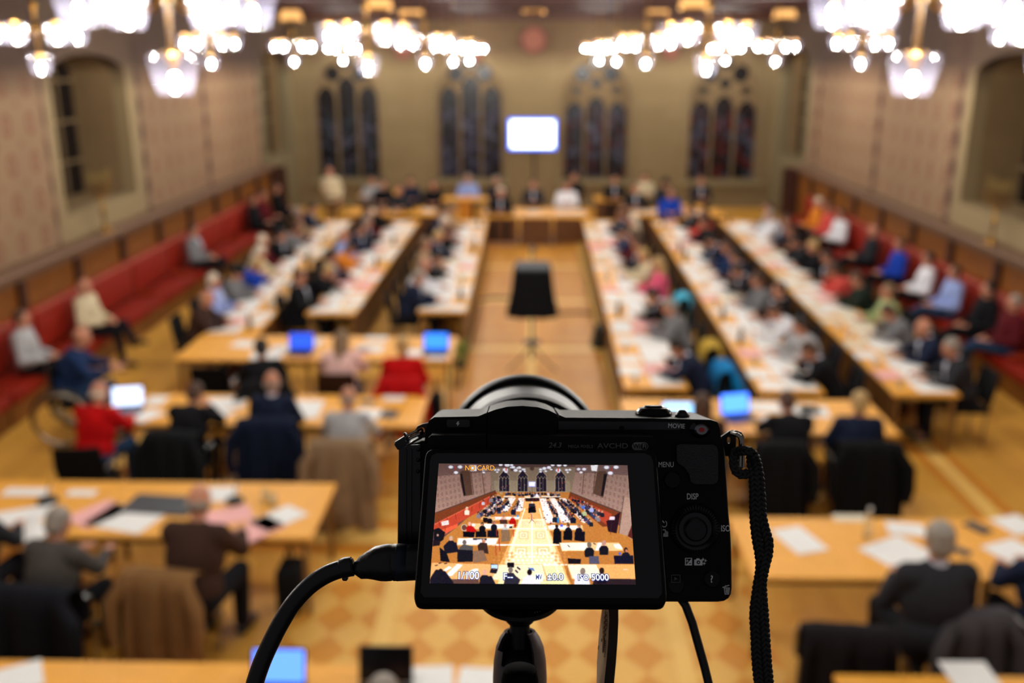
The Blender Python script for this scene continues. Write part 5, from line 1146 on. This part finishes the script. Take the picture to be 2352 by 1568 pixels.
poly([(75, 830), (130, 810), (200, 860), (180, 940), (80, 1000)], '#17131c'); elli(120, 890, 12, 14, '#c09080'); poly([(70, 940), (150, 950), (140, 1000), (65, 1010)], '#241820')
poly([(1295, 782), (1680, 782), (1692, 835), (1300, 842)], '#f0c48a'); poly([(1310, 788), (1640, 788), (1650, 825), (1320, 825)], '#fdf6f4'); poly([(1340, 780), (1382, 780), (1385, 808), (1345, 808)], '#e8f4ff'); poly([(1445, 772), (1472, 778), (1468, 800), (1440, 798)], '#5060ff')
folk(1404, 795, 2.0, '#121018', '#241816', False); folk(1528, 790, 2.0, '#161420', '#2a1c1c'); folk(1643, 790, 2.1, '#17151f', '#8a7468'); poly([(1370, 845), (1450, 845), (1455, 985), (1362, 980)], '#100e16'); poly([(1480, 845), (1570, 845), (1570, 945), (1475, 940)], '#100e16'); poly([(1600, 850), (1708, 850), (1705, 960), (1595, 945)], '#14111c')
poly([(1430, 968), (2075, 972), (2125, 1058), (1460, 1062)], '#f4c98e'); poly([(1440, 972), (1760, 972), (1740, 1052), (1465, 1055)], '#fff1dc'); poly([(2015, 990), (2085, 985), (2120, 1040), (2040, 1030)], '#ffffff'); poly([(1670, 985), (1710, 980), (1700, 1035), (1665, 1035)], '#fdfdfd'); poly([(1850, 970), (1890, 970), (1870, 1055), (1820, 1055)], '#f2ecf2')
line((1430, 970), (1465, 1150), 6, '#a87850'); line((1640, 1060), (1640, 1120), 5, '#a87850'); line((1520, 995), (1545, 1020), 8, '#302838'); line((1800, 975), (1825, 990), 9, '#302838')
folk(1755, 995, 3.1, '#191720', '#7a6a60', False); folk(1913, 975, 3.0, '#191720', '#c09080', False); folk(2150, 1050, 2.7, '#1a1826', '#3a2420'); poly([(1750, 1118), (1855, 1115), (1865, 1200), (1755, 1200)], '#55526a'); poly([(1522, 1140), (1665, 1150), (1660, 1200), (1530, 1200)], '#17131c'); poly([(2020, 1110), (2230, 1110), (2235, 1200), (2030, 1200)], '#17152a'); poly([(2075, 1075), (2098, 1078), (2092, 1105), (2072, 1100)], '#4060ff')
poly([(55, 1188), (790, 1205), (1250, 1200), (1310, 1380), (35, 1360)], '#f0b470'); poly([(780, 1210), (1245, 1205), (1290, 1370), (700, 1370)], '#ffe9c4')
poly([(330, 1200), (390, 1212), (270, 1330), (200, 1325)], '#f8f4f4'); poly([(240, 1225), (275, 1240), (200, 1280), (180, 1265)], '#fafafa'); poly([(500, 1255), (560, 1250), (540, 1320), (400, 1320)], '#f6efec')
for x, y in ((90, 1220), (130, 1195), (190, 1200)): line((x, y), (x + 30, y - 8), 9, '#2c2028')
poly([(692, 1200), (770, 1204), (768, 1260), (690, 1252)], '#3a2020'); poly([(697, 1206), (765, 1209), (763, 1252), (695, 1246)], '#bfe0ff'); poly([(690, 1255), (768, 1262), (750, 1305), (680, 1295)], '#221c28'); poly([(868, 1186), (945, 1188), (943, 1238), (872, 1236)], '#141018')
line((975, 1235), (1010, 1262), 16, '#28223a'); line((955, 1268), (985, 1295), 16, '#28223a'); poly([(1090, 1240), (1150, 1245), (1168, 1280), (1110, 1262)], '#5a80c0')
poly([(1510, 1204), (2245, 1206), (2255, 1362), (1565, 1366)], '#efb066'); poly([(1520, 1208), (1830, 1208), (1900, 1355), (1575, 1358)], '#fff0d6'); poly([(1515, 1206), (1565, 1366), (1560, 1425), (1505, 1300)], '#b07038'); line((2125, 1262), (2180, 1264), 7, '#f2e2e2')
for x, y, s_, c_, h_ in ((150, 1290, 3.6, '#1a1824', '#201618'), (625, 1290, 3.2, '#1c1a26', '#e0a890'), (905, 1265, 3.2, '#2a2836', '#7a7068'), (1110, 1290, 3.2, '#e8e0ec', '#1a1418'), (1685, 1280, 3.6, '#e2e0f0', '#8a7870'), (1890, 1275, 3.4, '#1c1a2a', '#2c1c18')): folk(x, y, s_, c_, h_, False)
poly([(30, 1362), (560, 1368), (560, 1430), (25, 1430)], '#3a2c40', .7); poly([(40, 1350), (100, 1260), (200, 1280), (290, 1400), (280, 1430), (35, 1430)], '#1a1824'); poly([(560, 1425), (590, 1340), (700, 1330), (745, 1425)], '#1c1a26'); poly([(1020, 1420), (1040, 1350), (1200, 1345), (1235, 1425)], '#ece2ee'); poly([(1590, 1425), (1600, 1320), (1740, 1315), (1765, 1425)], '#dfdff0'); poly([(830, 1420), (850, 1330), (960, 1330), (1010, 1370), (990, 1420)], '#2a2836')
poly([(1790, 1425), (1810, 1360), (2260, 1365), (2260, 1430)], '#1c1422', .9)
# lamps and screen
for x, y, s_ in ((262, 156, 1.0), (362, 155, 1.0), (318, 215, .9), (800, 132, .8), (870, 134, 1.1), (918, 134, .7), (740, 186, .6), (775, 186, .6), (762, 210, .5), (850, 185, 1.1), (858, 207, .7), (915, 160, .6), (960, 190, .9), (935, 158, .8), (1000, 162, .8), (1040, 180, .6), (1055, 180, .5), (1010, 200, .6), (615, 214, .6), (600, 185, .7), (640, 185, .7),
    (1230, 182, .7), (1270, 170, .9), (1320, 160, .9), (1230, 206, .6), (1285, 200, .6), (1360, 134, .8), (1430, 134, 1.0), (1495, 136, .8), (1420, 190, 1.1), (1425, 208, .6), (1510, 186, .7), (1545, 184, .6), (1522, 212, .5), (1640, 178, .8), (1700, 178, .9), (1667, 212, .7), (1942, 158, 1.1), (2045, 156, 1.1), (1983, 220, 1.1), (980, 165, .5), (1060, 200, .5), (1345, 182, .6)):
    elli(x, y, 32 * s_, 20 * s_, '#8f8fd0', .6); elli(x, y, 25 * s_, 17 * s_, '#ffffff')
poly([(1768, 132), (1850, 132), (1838, 200), (1780, 196)], '#ffffff'); poly([(470, 135), (540, 135), (540, 200), (475, 200)], '#ffffff')
for x, y in ((310, 150), (1993, 160), (858, 160), (1420, 165)): line((x, y), (x, y + 38), 9, '#e03028')
line((1137, 365), (1138, 425), 5, '#5a4a44'); poly([(1096, 310), (1178, 310), (1176, 370), (1098, 370)], '#9090ff'); poly([(1102, 315), (1172, 315), (1170, 364), (1104, 364)], '#ffffff')
for k in range(70): 
    x = rg_.uniform(560, 1800); y = rg_.uniform(490, 800); elli(x, y, 3.5, 5, '#e8261c', .9)
def blur(A_, n_):
    for _ in range(n_):
        B_ = A_.copy(); B_[1:-1] = (A_[:-2] + 2 * A_[1:-1] + A_[2:]) / 4; A_ = B_.copy(); A_[:, 1:-1] = (B_[:, :-2] + 2 * B_[:, 1:-1] + B_[:, 2:]) / 4
    return A_
nz = np.random.RandomState(3); IM = blur(IM, 2); hi_ = np.clip(IM - 215, 0, 60) * 1.2; gl_ = blur(hi_, 14)
IM = IM + gl_ * np.array([.55, .5, .7]); IM = IM * (1 + blur(nz.normal(0, 1, (PH_, PW_, 1)), 2) * .07) + blur(nz.normal(0, 1, (PH_, PW_, 3)), 1) * 7
IM *= (.78 + .28 * np.clip((ZY - 120) / 500, 0, 1))[..., None]; IM = np.clip(IM, 0, 255)
# write it as a grid mesh with a colour per point
lnn = np.where(IM / 255 <= .04045, IM / 255 / 12.92, ((IM / 255 + .055) / 1.055) ** 2.4)
me = bpy.data.meshes.new('live_picture'); nv = PW_ * PH_
co = np.zeros((nv, 3)); co[:, 0] = GX.ravel(); co[:, 1] = GY.ravel(); co[:, 2] = .00026
a_ = (ii[:-1, :-1] * PW_ + jj[:-1, :-1]).ravel(); quads = np.stack([a_, a_ + PW_, a_ + PW_ + 1, a_ + 1], 1)
me.vertices.add(nv); me.vertices.foreach_set('co', co.ravel()); me.loops.add(len(quads) * 4); me.loops.foreach_set('vertex_index', quads.ravel().astype(np.int32))
me.polygons.add(len(quads)); me.polygons.foreach_set('loop_start', np.arange(0, len(quads) * 4, 4, dtype=np.int32)); me.update(); me.validate()
at_ = me.color_attributes.new('picture', 'FLOAT_COLOR', 'POINT'); cc = np.ones((nv, 4)); cc[:, :3] = lnn.reshape(-1, 3); at_.data.foreach_set('color', cc.ravel())
t = NT('screen_light'); ca = t.n('ShaderNodeVertexColor', layer_name='picture'); e = t.n('ShaderNodeEmission'); e.inputs[1].default_value = .63; t.l(ca.outputs[0], e.inputs[0]); t.l(e.outputs[0], t.o.inputs[0])
ob('live_picture', me, t.m, sp)
def stext(s_, px, py, hpx, m, z, bold, sx=1.0, name='screen_text'):
    q_ = hit(px, py); k_ = (hit(px, py + 5) - hit(px, py)).length / 5
    me_ = text_mesh(s_, hpx * k_ / .70, name, .00001, bold, sx); o_ = ob(name, me_, m, sp); o_.location = (q_.x, q_.y, z); return o_
EW = emis('screen_white', (1, 1, 1), .72); ED = emis('screen_dark_outline', (.02, .05, .35), .4); EO = emis('screen_orange', (1, .45, .08), .65); EOD = emis('screen_orange_outline', (.12, .03, 0), .3)
for s_, px, py, h_, sx in (('1/100', 1075, 1323, 17, .92), ('F--', 1167, 1325, 15, .95), ('±0.0', 1275, 1326, 15, .95), ('ISO', 1340, 1327, 12.5, .9), ('5000', 1378, 1327, 15, .92)):
    stext(s_, px, py, h_, ED, .0003, .00022, sx, 'screen_text_outline'); stext(s_, px, py, h_, EW, .00036, .00003, sx)
stext('NO CARD', 1102, 1076, 11.5, EOD, .0003, .00012, .82, 'screen_text_outline'); stext('NO CARD', 1102, 1076, 11.5, EO, .00036, .00002, .82)
b = MB().prism([hit(x, y)[:2] for x, y in ((1228.5, 1317.5), (1246, 1317.5), (1246.5, 1335.5), (1228.5, 1335.5))][::-1], .00028, .0003); ob('meter_mark', b, EW, sp); stext('MV', 1237.5, 1326.5, 11.5, ED, .00036, .00004, .62)
# ---- lens: mount, barrel, front rim
def ldisc(px, py, d): p_ = c(px, py, d); return p_
LA = Vector(((1203 - CX) * .44 / F, (CY - 1041) * .44 / F, 0)) - Vector((O_.x, O_.y, 0))
LT = Matrix.Translation((LA.x, LA.y, 0)) @ Matrix.Rotation(pi, 4, 'X')      # lens axis runs away from us
ob('lens_barrel', MB().lathe([(0, .03), (.0265, .03), (.0268, .045), (.0272, .05), (.0285, .062), (.0300, .083), (.0315, .102), (.0322, .108), (.0322, .112), (.0315, .113), (.031, .12), (0, .12)], 72, LT), mat('#070709', .42, 0, .1, 200, .13), root)
ob('focus_ring', MB().lathe([(.0266, .052), (.0298, .054), (.0302, .06), (.0302, .074), (.0298, .078), (.029, .08), (.027, .08)], 72, LT, closed=True), mat('#0a0a0b', .6, 0, .2, 1200, .2, .6, 3000, .0003), root)
ob('lens_hood', MB().lathe([(.031, .1125), (.0345, .1125), (.0356, .115), (.0360, .121), (.0360, .13), (.0352, .133), (.034, .133), (.0336, .118), (.031, .117)], 80, LT, closed=True), mat('#0c0c0e', .5, 0, .1, 200, .2), root)
ob('front_glass', MB().lathe([(0, .1235), (.02, .1225), (.03, .1205), (.0305, .12), (0, .1195)], 48, LT), mat('#06060c', .05), root)
ob('hood_mark', MB().ell(c(1073, 935, .437), (.0012, .0012, .0006)), mat('#cfcfd4', .4), root)
# ---- strap lugs
ob('strap_lug', MB().holed([(p_.x, p_.y) for p_ in (c(x, y) for x, y in ((984, 973), (970, 975), (956, 981), (949, 992), (952, 1004), (962, 1010), (984, 1006)))], [[(c(966 + 7 * cos(a), 991 + 7 * sin(a)).x, c(966 + 7 * cos(a), 991 + 7 * sin(a)).y) for a in [2 * pi * k / 12 for k in range(12)]]], lambda u, v, w: Vector((u, v, w)), -.006, -.0045), mat('#3a3330', .4, .5), root)
ob('strap_lug', MB().holed([(p_.x, p_.y) for p_ in (c(x, y) for x, y in ((1660, 1008), (1684, 992), (1692, 992), (1698, 1000), (1698, 1040), (1690, 1052), (1664, 1050)))], [[(c(1681 + 4 * cos(a), 1014 + 8 * sin(a)).x, c(1681 + 4 * cos(a), 1014 + 8 * sin(a)).y) for a in [2 * pi * k / 12 for k in range(12)]]], lambda u, v, w: Vector((u, v, w)), -.006, -.0045), mat('#1a1614', .35, .5), root)
# ---------------------------------------------------------------- things that hang on or plug into the camera
def rig(name, label, cat):
    t = thing(name, label, cat); t.matrix_world = CM @ Matrix.Translation(O_); return t
CHROME = mat('#9a9288', .18, 1, .1, 300); RUB = mat('#0c0c0d', .38, 0, .2, 300, .5, .25, 900, .0004)
t = rig('strap_ring', 'steel split ring with a black clip on the left camera lug', 'ring')
P3 = lambda pts, dz: [c(x, y) + Vector((0, 0, dz + k)) for x, y, k in pts]
ob('wire_ring', MB().tube(P3([(968, 990, -.004), (966, 985, -.001), (958, 989, .0005), (936, 1000, .001), (928, 1006, .001)], 0), .0005, 8).tube(P3([(968, 995, -.004), (962, 997, -.001), (945, 1004, .0005), (932, 1012, .001)], 0), .0006, 8).tube(P3([(966, 1007, -.003), (950, 1014, 0), (932, 1026, .001)], 0), .0004, 8), CHROME, t)
M = Matrix.Rotation(R(32), 3, 'Z'); ob('clip', MB().box(c(924, 1015), (.0042, .0029, .003), .0005, M, 2).box(c(934, 1002), (.0008, .0030, .0032), .0003, M).box(c(913, 1024), (.0009, .0024, .003), .0003, M), RUB, t)
def braid(name, pts, r, pitch, sw, n=6, par=None, m=None):
    """a plaited cord: strands weaving about a centre line"""
    pts = [Vector(p_) for p_ in pts]; fine = []
    for i in range(len(pts) - 1):
        p0 = pts[max(i - 1, 0)]; p1 = pts[i]; p2 = pts[i + 1]; p3 = pts[min(i + 2, len(pts) - 1)]
        N_ = max(3, int((p2 - p1).length / .0007))
        for k in range(N_):
            u = k / N_; fine.append(.5 * ((2 * p1) + (p2 - p0) * u + (2 * p0 - 5 * p1 + 4 * p2 - p3) * u * u + (3 * p1 - 3 * p2 + p3 - p0) * u ** 3))
    b_ = MB(); L_ = [0]
    for i in range(1, len(fine)): L_.append(L_[-1] + (fine[i] - fine[i - 1]).length)
    for s_ in range(4):
        path = []
        for i, p_ in enumerate(fine):
            tt = (fine[min(i + 1, len(fine) - 1)] - fine[max(i - 1, 0)]).normalized(); side = tt.cross(Vector((0, 0, 1)));
            side = side.normalized() if side.length > .1 else Vector((1, 0, 0)); ph = 2 * pi * (L_[i] / pitch + s_ / 4)
            path.append(p_ + side * sw * sin(ph) + side.cross(tt) * sw * .45 * sin(2 * ph))
        b_.tube(path, r, n)
    return ob(name, b_.mesh(name, 0), m or CORDM, par)
CORDM = mat('#15120f', .55, 0, .3, 900, .5, .5, 4000, .0003)
t = rig('wrist_strap', 'black braided wrist strap hanging from the right camera lug', 'strap')
ob('metal_loop', MB().tube([c(x, y) + Vector((0, 0, z)) for x, y, z in ((1687, 994, -.003), (1690, 993, .001), (1697, 995, .0015), (1702, 1002, .001), (1703, 1020, .001), (1704, 1070, .001), (1698, 1078, -.002))], .0008, 8).tube([c(x, y) + Vector((0, 0, z)) for x, y, z in ((1684, 996, -.001), (1688, 996, .003), (1694, 1000, .003), (1697, 1010, .003), (1697, 1070, .002))], .0008, 8), CHROME, t)
Q = lambda l, z=.003: [c(x, y) + Vector((0, 0, z + (k[0] if k else 0))) for x, y, *k in l]
braid('cord_knot', Q([(1714, 1082), (1700, 1086, .001), (1684, 1078, .001), (1680, 1055), (1684, 1036), (1700, 1030, .003), (1716, 1034, .003), (1724, 1048)]), .0007, .0062, .001, 6, t)
braid('cord_strand', Q([(1716, 1034, .001), (1721, 1052), (1724, 1080), (1727, 1120), (1728, 1180), (1733, 1230), (1742, 1290), (1734, 1350), (1728, 1400), (1730, 1450), (1733, 1510), (1738, 1568), (1740, 1640), (1745, 1800), (1750, 2000)]), .00076, .0066, .00112, 6, t)
braid('cord_strand', Q([(1720, 1040, .003), (1729, 1056, .001), (1737, 1085), (1741, 1130), (1744, 1180), (1752, 1215), (1759, 1240), (1757, 1270), (1747, 1300, .001), (1744, 1340), (1748, 1400), (1751, 1450), (1755, 1510), (1760, 1568), (1762, 1640), (1765, 1800), (1760, 2000)]), .00076, .0066, .00112, 6, t)
ob('cord_end_knot', MB().ell(c(1757, 2010) + Vector((0, 0, .003)), (.004, .005, .004)), CORDM, t)
# HDMI-style plug and thick cable
t = rig('video_cable', 'thick black video cable plugged into the left side of the camera', 'cable')
d = .305; cc_ = lambda x, y, dd=d: c(x, y, dd)
def sweep(name, pts, rs, m, par, n=20, sq=1.0):
    P_ = [cc_(*p_) for p_ in pts]; u = d / F; return ob(name, MB().tube(P_, [r_ * u for r_ in rs], n).mesh(name, 40), m, par)
sweep('plug', [(985, 1290), (945, 1291), (905, 1291), (902, 1291), (898, 1291), (885, 1292), (868, 1294), (850, 1298), (838, 1301), (828, 1303), (818, 1303), (812, 1302)], [40, 41, 42, 40.5, 42, 42, 40, 33, 28, 26, 17, 14], RUB, t)
sweep('plug_band', [(938, 1291), (936, 1291), (912, 1291), (910, 1291)], [40, 41.6, 42.6, 41], mat('#18202f', .4, 0, .1, 200), t)
sweep('collar', [(811, 1299), (809, 1300), (796, 1302), (785, 1305), (783, 1306)], [18, 22, 23, 22, 18], RUB, t)
ob('collar_tab', MB().box(cc_(793, 1326), (.0018, .0018, .0022), .0004), RUB, t)
cp = [(812, 1302), (785, 1306), (750, 1319), (712, 1344), (676, 1382), (648, 1425), (622, 1475), (600, 1525), (582, 1580), (565, 1650), (555, 1760)]
pts = [cc_(*p_) for p_ in cp]; rs = [20.5 * d / F] * len(pts)
W2L = (CM @ Matrix.Translation(O_)).inverted()
last = (CM @ Matrix.Translation(O_)) @ pts[-1]
fine = []; 
for i in range(len(pts) - 1):
    p0 = pts[max(i - 1, 0)]; p1 = pts[i]; p2 = pts[i + 1]; p3 = pts[min(i + 2, len(pts) - 1)]
    for k in range(8):
        u = k / 8; fine.append(.5 * ((2 * p1) + (p2 - p0) * u + (2 * p0 - 5 * p1 + 4 * p2 - p3) * u * u + (3 * p1 - 3 * p2 + p3 - p0) * u ** 3))
fine.append(pts[-1]); fine += [W2L @ Vector(w_) for w_ in ((last.x - .005, .26, 4.0), (last.x - .01, .3, 3.5), (last.x, .35, 3.15), (last.x + .05, .38, 3.06), (last.x + .12, .4, 3.04), (last.x + .4, .45, 3.04))]
ob('cable', MB().tube(fine, 20.5 * d / F, 20).mesh('cable', 0), RUB, t)
# thin cable right of the ball head
t = rig('thin_cable', 'thin black cable hanging from under the right side of the camera', 'cable')
pts = [c(x, y, .325) for x, y in ((1560, 1370), (1575, 1390), (1590, 1430), (1604, 1480), (1618, 1530), (1629, 1575), (1640, 1640), (1650, 1760))]
last = (CM @ Matrix.Translation(O_)) @ pts[-1]
for w_ in ((last.x + .01, .28, 3.8), (last.x, .3, 3.2), (last.x + .08, .38, 3.028), (last.x + .3, .42, 3.026)): pts.append(W2L @ Vector(w_))
ob('cable', MB().tube(pts, 10 * .325 / F, 12).mesh('cable', 0), RUB, t)
# hanging flat label strip: pale printed face and black edge
t = rig('label_strip', 'flat strip with a pale printed face hanging below the camera screen', 'strip')
b1 = MB(); b2 = MB()
sec = [(1386, 1384, 1397.5, 1420), (1380, 1425, 1399, 1420.5), (1376, 1470, 1397, 1418.5), (1372.5, 1520, 1393, 1415), (1371.5, 1568, 1388, 1410.5), (1371, 1640, 1384, 1404), (1372, 1800, 1380, 1396)]
ra = []; rb = []
for x0, y, x1, x2 in sec:
    A1, B1, C1 = c(x0, y, .331), c(x1, y, .312), c(x2, y, .316); nn = Vector((.0004, 0, -.0012))
    rb.append([B1, C1, C1 + Vector((-.0004, 0, -.018)), A1 + Vector((.0006, 0, 0))]); ra.append([B1 + Vector((-.00005, 0, .00003)), A1 + Vector((-.0002, 0, .0)), A1 + Vector((.0004, 0, -.0006)), B1 + Vector((.0003, 0, -.0006))])
ob('strip_body', MB().ring_loft(rb).mesh('strip_body'), mat('#0a0909', .5), t); face = ob('printed_face', MB().ring_loft(ra).mesh('printed_face'), mat('#e6cda4', .6, 0, .06, 80), t)
def onface(u, y):
    for k in range(len(sec) - 1):
        if sec[k][1] <= y <= sec[k + 1][1]:
            f_ = (y - sec[k][1]) / (sec[k + 1][1] - sec[k][1]); x0 = sec[k][0] * (1 - f_) + sec[k + 1][0] * f_; x1 = sec[k][2] * (1 - f_) + sec[k + 1][2] * f_
            A1, B1 = c(x0, y, .331), c(x1, y, .312); return A1 * (1 - u) + B1 * u + Vector((-.00035, 0, .00015))
bm_ = MB()
def fpoly(l):
    v_ = [onface(*q_) for q_ in l]; bm_._add(v_ + [p_ + Vector((.00012, 0, -.00005)) for p_ in v_], [tuple(range(len(v_))), tuple(reversed(range(len(v_), 2 * len(v_))))] + [(k, (k + 1) % len(v_), len(v_) + (k + 1) % len(v_), len(v_) + k) for k in range(len(v_))])
fpoly([(.55, 1388), (.72, 1388), (.66, 1410), (.55, 1410)])
for k in range(5):
    y = 1409 + k * 11; fpoly([(.5, y + 6), (.72, y), (.80, y + 4), (.66, y + 9), (.58, y + 13), (.5, y + 13)])
fpoly([(.52, 1462), (.66, 1464), (.72, 1474), (.66, 1495), (.6, 1499), (.55, 1494)]); fpoly([(.36, 1466), (.4, 1466), (.4, 1473), (.36, 1473)])
for k in range(8): fpoly([(.8, 1470 + k * 5), (.85, 1470 + k * 5), (.85, 1473 + k * 5), (.8, 1473 + k * 5)]); fpoly([(.84, 1405 + k * 5), (.9, 1405 + k * 5), (.9, 1408 + k * 5), (.84, 1408 + k * 5)])
fpoly([(.04, 1482), (.1, 1482), (.1, 1491), (.04, 1491)]); ob('printed_mark', bm_, mat('#120e0a', .6), face)
# ---- ball head and tripod
t = rig('tripod', 'black tripod with a ball head that carries the camera', 'tripod')
DH = .335; uu = DH / F
def yl(name, px, py, prof, m, dz=0, n=48, par=None, tilt=0):
    p_ = c(px, py, DH); T = Matrix.Translation((p_.x, p_.y, p_.z + dz)) @ Matrix.Rotation(-pi / 2 + tilt, 4, 'X'); return ob(name, MB().lathe([(r * uu, z * uu) for r, z in prof], n, T), m, par or t)
MET = mat('#75696a', .5, .15, .15, 300); MATTE = mat('#060607', .5, 0, .2, 200)
yl('camera_plate', 1194, 1378, [(0, 8), (92, 8), (92, -2), (88, -6), (60, -20), (0, -20)], RUB, 0, tilt=R(14))
yl('plate_dial', 1194, 1395, [(0, 4), (63, 4), (62, 0), (52, -10), (38, -17), (35, -20), (33, -30), (27, -36), (23, -37), (0, -37)], RUB, 0, tilt=R(10))
icon('dial_marks', [[(1228, 1404.5), (1229, 1404.5), (1229, 1408), (1228, 1408)], [(1233, 1404), (1235.5, 1404), (1234.2, 1407.5)], [(1239.5, 1403), (1241.5, 1403), (1240.5, 1405.5)]], t, c(0, 0, .31).z + .0, DIMP, .31)
yl('ball_stem', 1194, 1480, [(0, -30), (24, -30), (23.5, 20), (22.5, 70), (0, 70)], MATTE)
yl('ball', 1194, 1540, [(0, -60), (30, -52), (52, -28), (57, 0), (50, 30), (32, 50), (18, 58), (0, 58)], MATTE)
# cup: a thick rounded shell with a slot for the stem on the left and an opening towards us
b = MB(); n = 64; rings_o = []; p_ = c(1194, 1545, DH)
prof = [(61.5, -150), (62, -60), (62, -10), (60, 30), (55, 60), (46, 82), (36, 96)]
def cupring(r_, y_): return [Vector((p_.x + r_ * uu * cos(2 * pi * j / n), p_.y + y_ * uu, p_.z + r_ * uu * sin(2 * pi * j / n))) for j in range(n)]
out_ = [cupring(r_, y_) for r_, y_ in prof]; inn_ = [cupring(r_ - 7, y_) for r_, y_ in reversed(prof)]
allr = out_ + inn_; m_ = len(allr)
def keep(i, j):
    k = i if i < len(prof) else m_ - 1 - i; y_ = prof[min(k, len(prof) - 1)][1]; a = (360 * (j + .5) / n) % 360
    if 55 < a < 125 and y_ > -20 + 0 * a: return False
    if 125 <= a < 160 and y_ >= 60: return False
    if 100 < a < 135 and y_ > 25: return False
    return True
vs = [v for r_ in allr for v in r_]; fs = []
for i in range(m_):
    for j in range(n):
        if i == m_ - 1 or keep(i, j): fs.append((i * n + j, i * n + (j + 1) % n, ((i + 1) % m_) * n + (j + 1) % n, ((i + 1) % m_) * n + j))
b._add(vs, fs); ob('ball_cup', b.mesh('ball_cup', 30, True), MET, t)
kn = c(1194, 1592, DH - .022); ob('locking_knob', MB().lathe([(0, -.012), (.0058, -.012), (.0062, -.006), (.0061, .005), (.0054, .0082), (.004, .009), (0, .009)], 40, Matrix.Translation(kn) @ Matrix.Rotation(-pi / 2 + R(8), 4, 'X')), mat('#0c0c0d', .85, 0, .1, 300, .05), t)
wc = (CM @ Matrix.Translation(O_)) @ c(1194, 1700, DH)
Wm = W2L
def wl(x, y, z): return Wm @ Vector((x, y, z))
ob('centre_column', MB().cyl(wl(wc.x, wc.y, wc.z - .005), wl(wc.x, wc.y, 3.5), .013, n=20), MET, t)
ob('shoulder', MB().cyl(wl(wc.x, wc.y, 4.12), wl(wc.x, wc.y, 4.02), .032, n=20), RUB, t)
for k in range(3):
    a = R(90 + 120 * k + 180); l_ = ob('leg', MB().tube([wl(wc.x + .03 * cos(a), wc.y + .03 * sin(a), 4.06), wl(wc.x + .22 * cos(a), wc.y + .22 * sin(a), 3.5), wl(wc.x + .38 * cos(a), wc.y + .38 * sin(a), 3.03)], [.014, .012, .01], 12), MET, t)
    ob('rubber_foot', MB().ell(wl(wc.x + .38 * cos(a), wc.y + .38 * sin(a), 3.035), (.014, .014, .014)), RUB, l_)
# ================================================================ LIGHT, VIEWPOINT
w = bpy.data.worlds.new('dim_surroundings'); SC.world = w; w.use_nodes = True
w.node_tree.nodes['Background'].inputs[0].default_value = (.78, .78, .86, 1); w.node_tree.nodes['Background'].inputs[1].default_value = .085
cam = bpy.data.cameras.new('view'); cam.lens = F / 2352 * 36; cam.sensor_width = 36; cam.clip_start = .01; cam.clip_end = 200
cam.dof.use_dof = True; cam.dof.focus_distance = .293; cam.dof.aperture_fstop = 9.8
co_ = bpy.data.objects.new('view', cam); COL.objects.link(co_); co_.matrix_world = CM; SC.camera = co_
SC.view_settings.view_transform = 'Standard'; SC.view_settings.look = 'None'; SC.view_settings.gamma = 1; SC.view_settings.use_curve_mapping = False; SC.view_settings.exposure = 0.75
SC.cycles.use_denoising = True; SC.cycles.max_bounces = 7; SC.cycles.diffuse_bounces = 3; SC.cycles.glossy_bounces = 3; SC.cycles.transparent_max_bounces = 12
SC.cycles.sample_clamp_indirect = 6
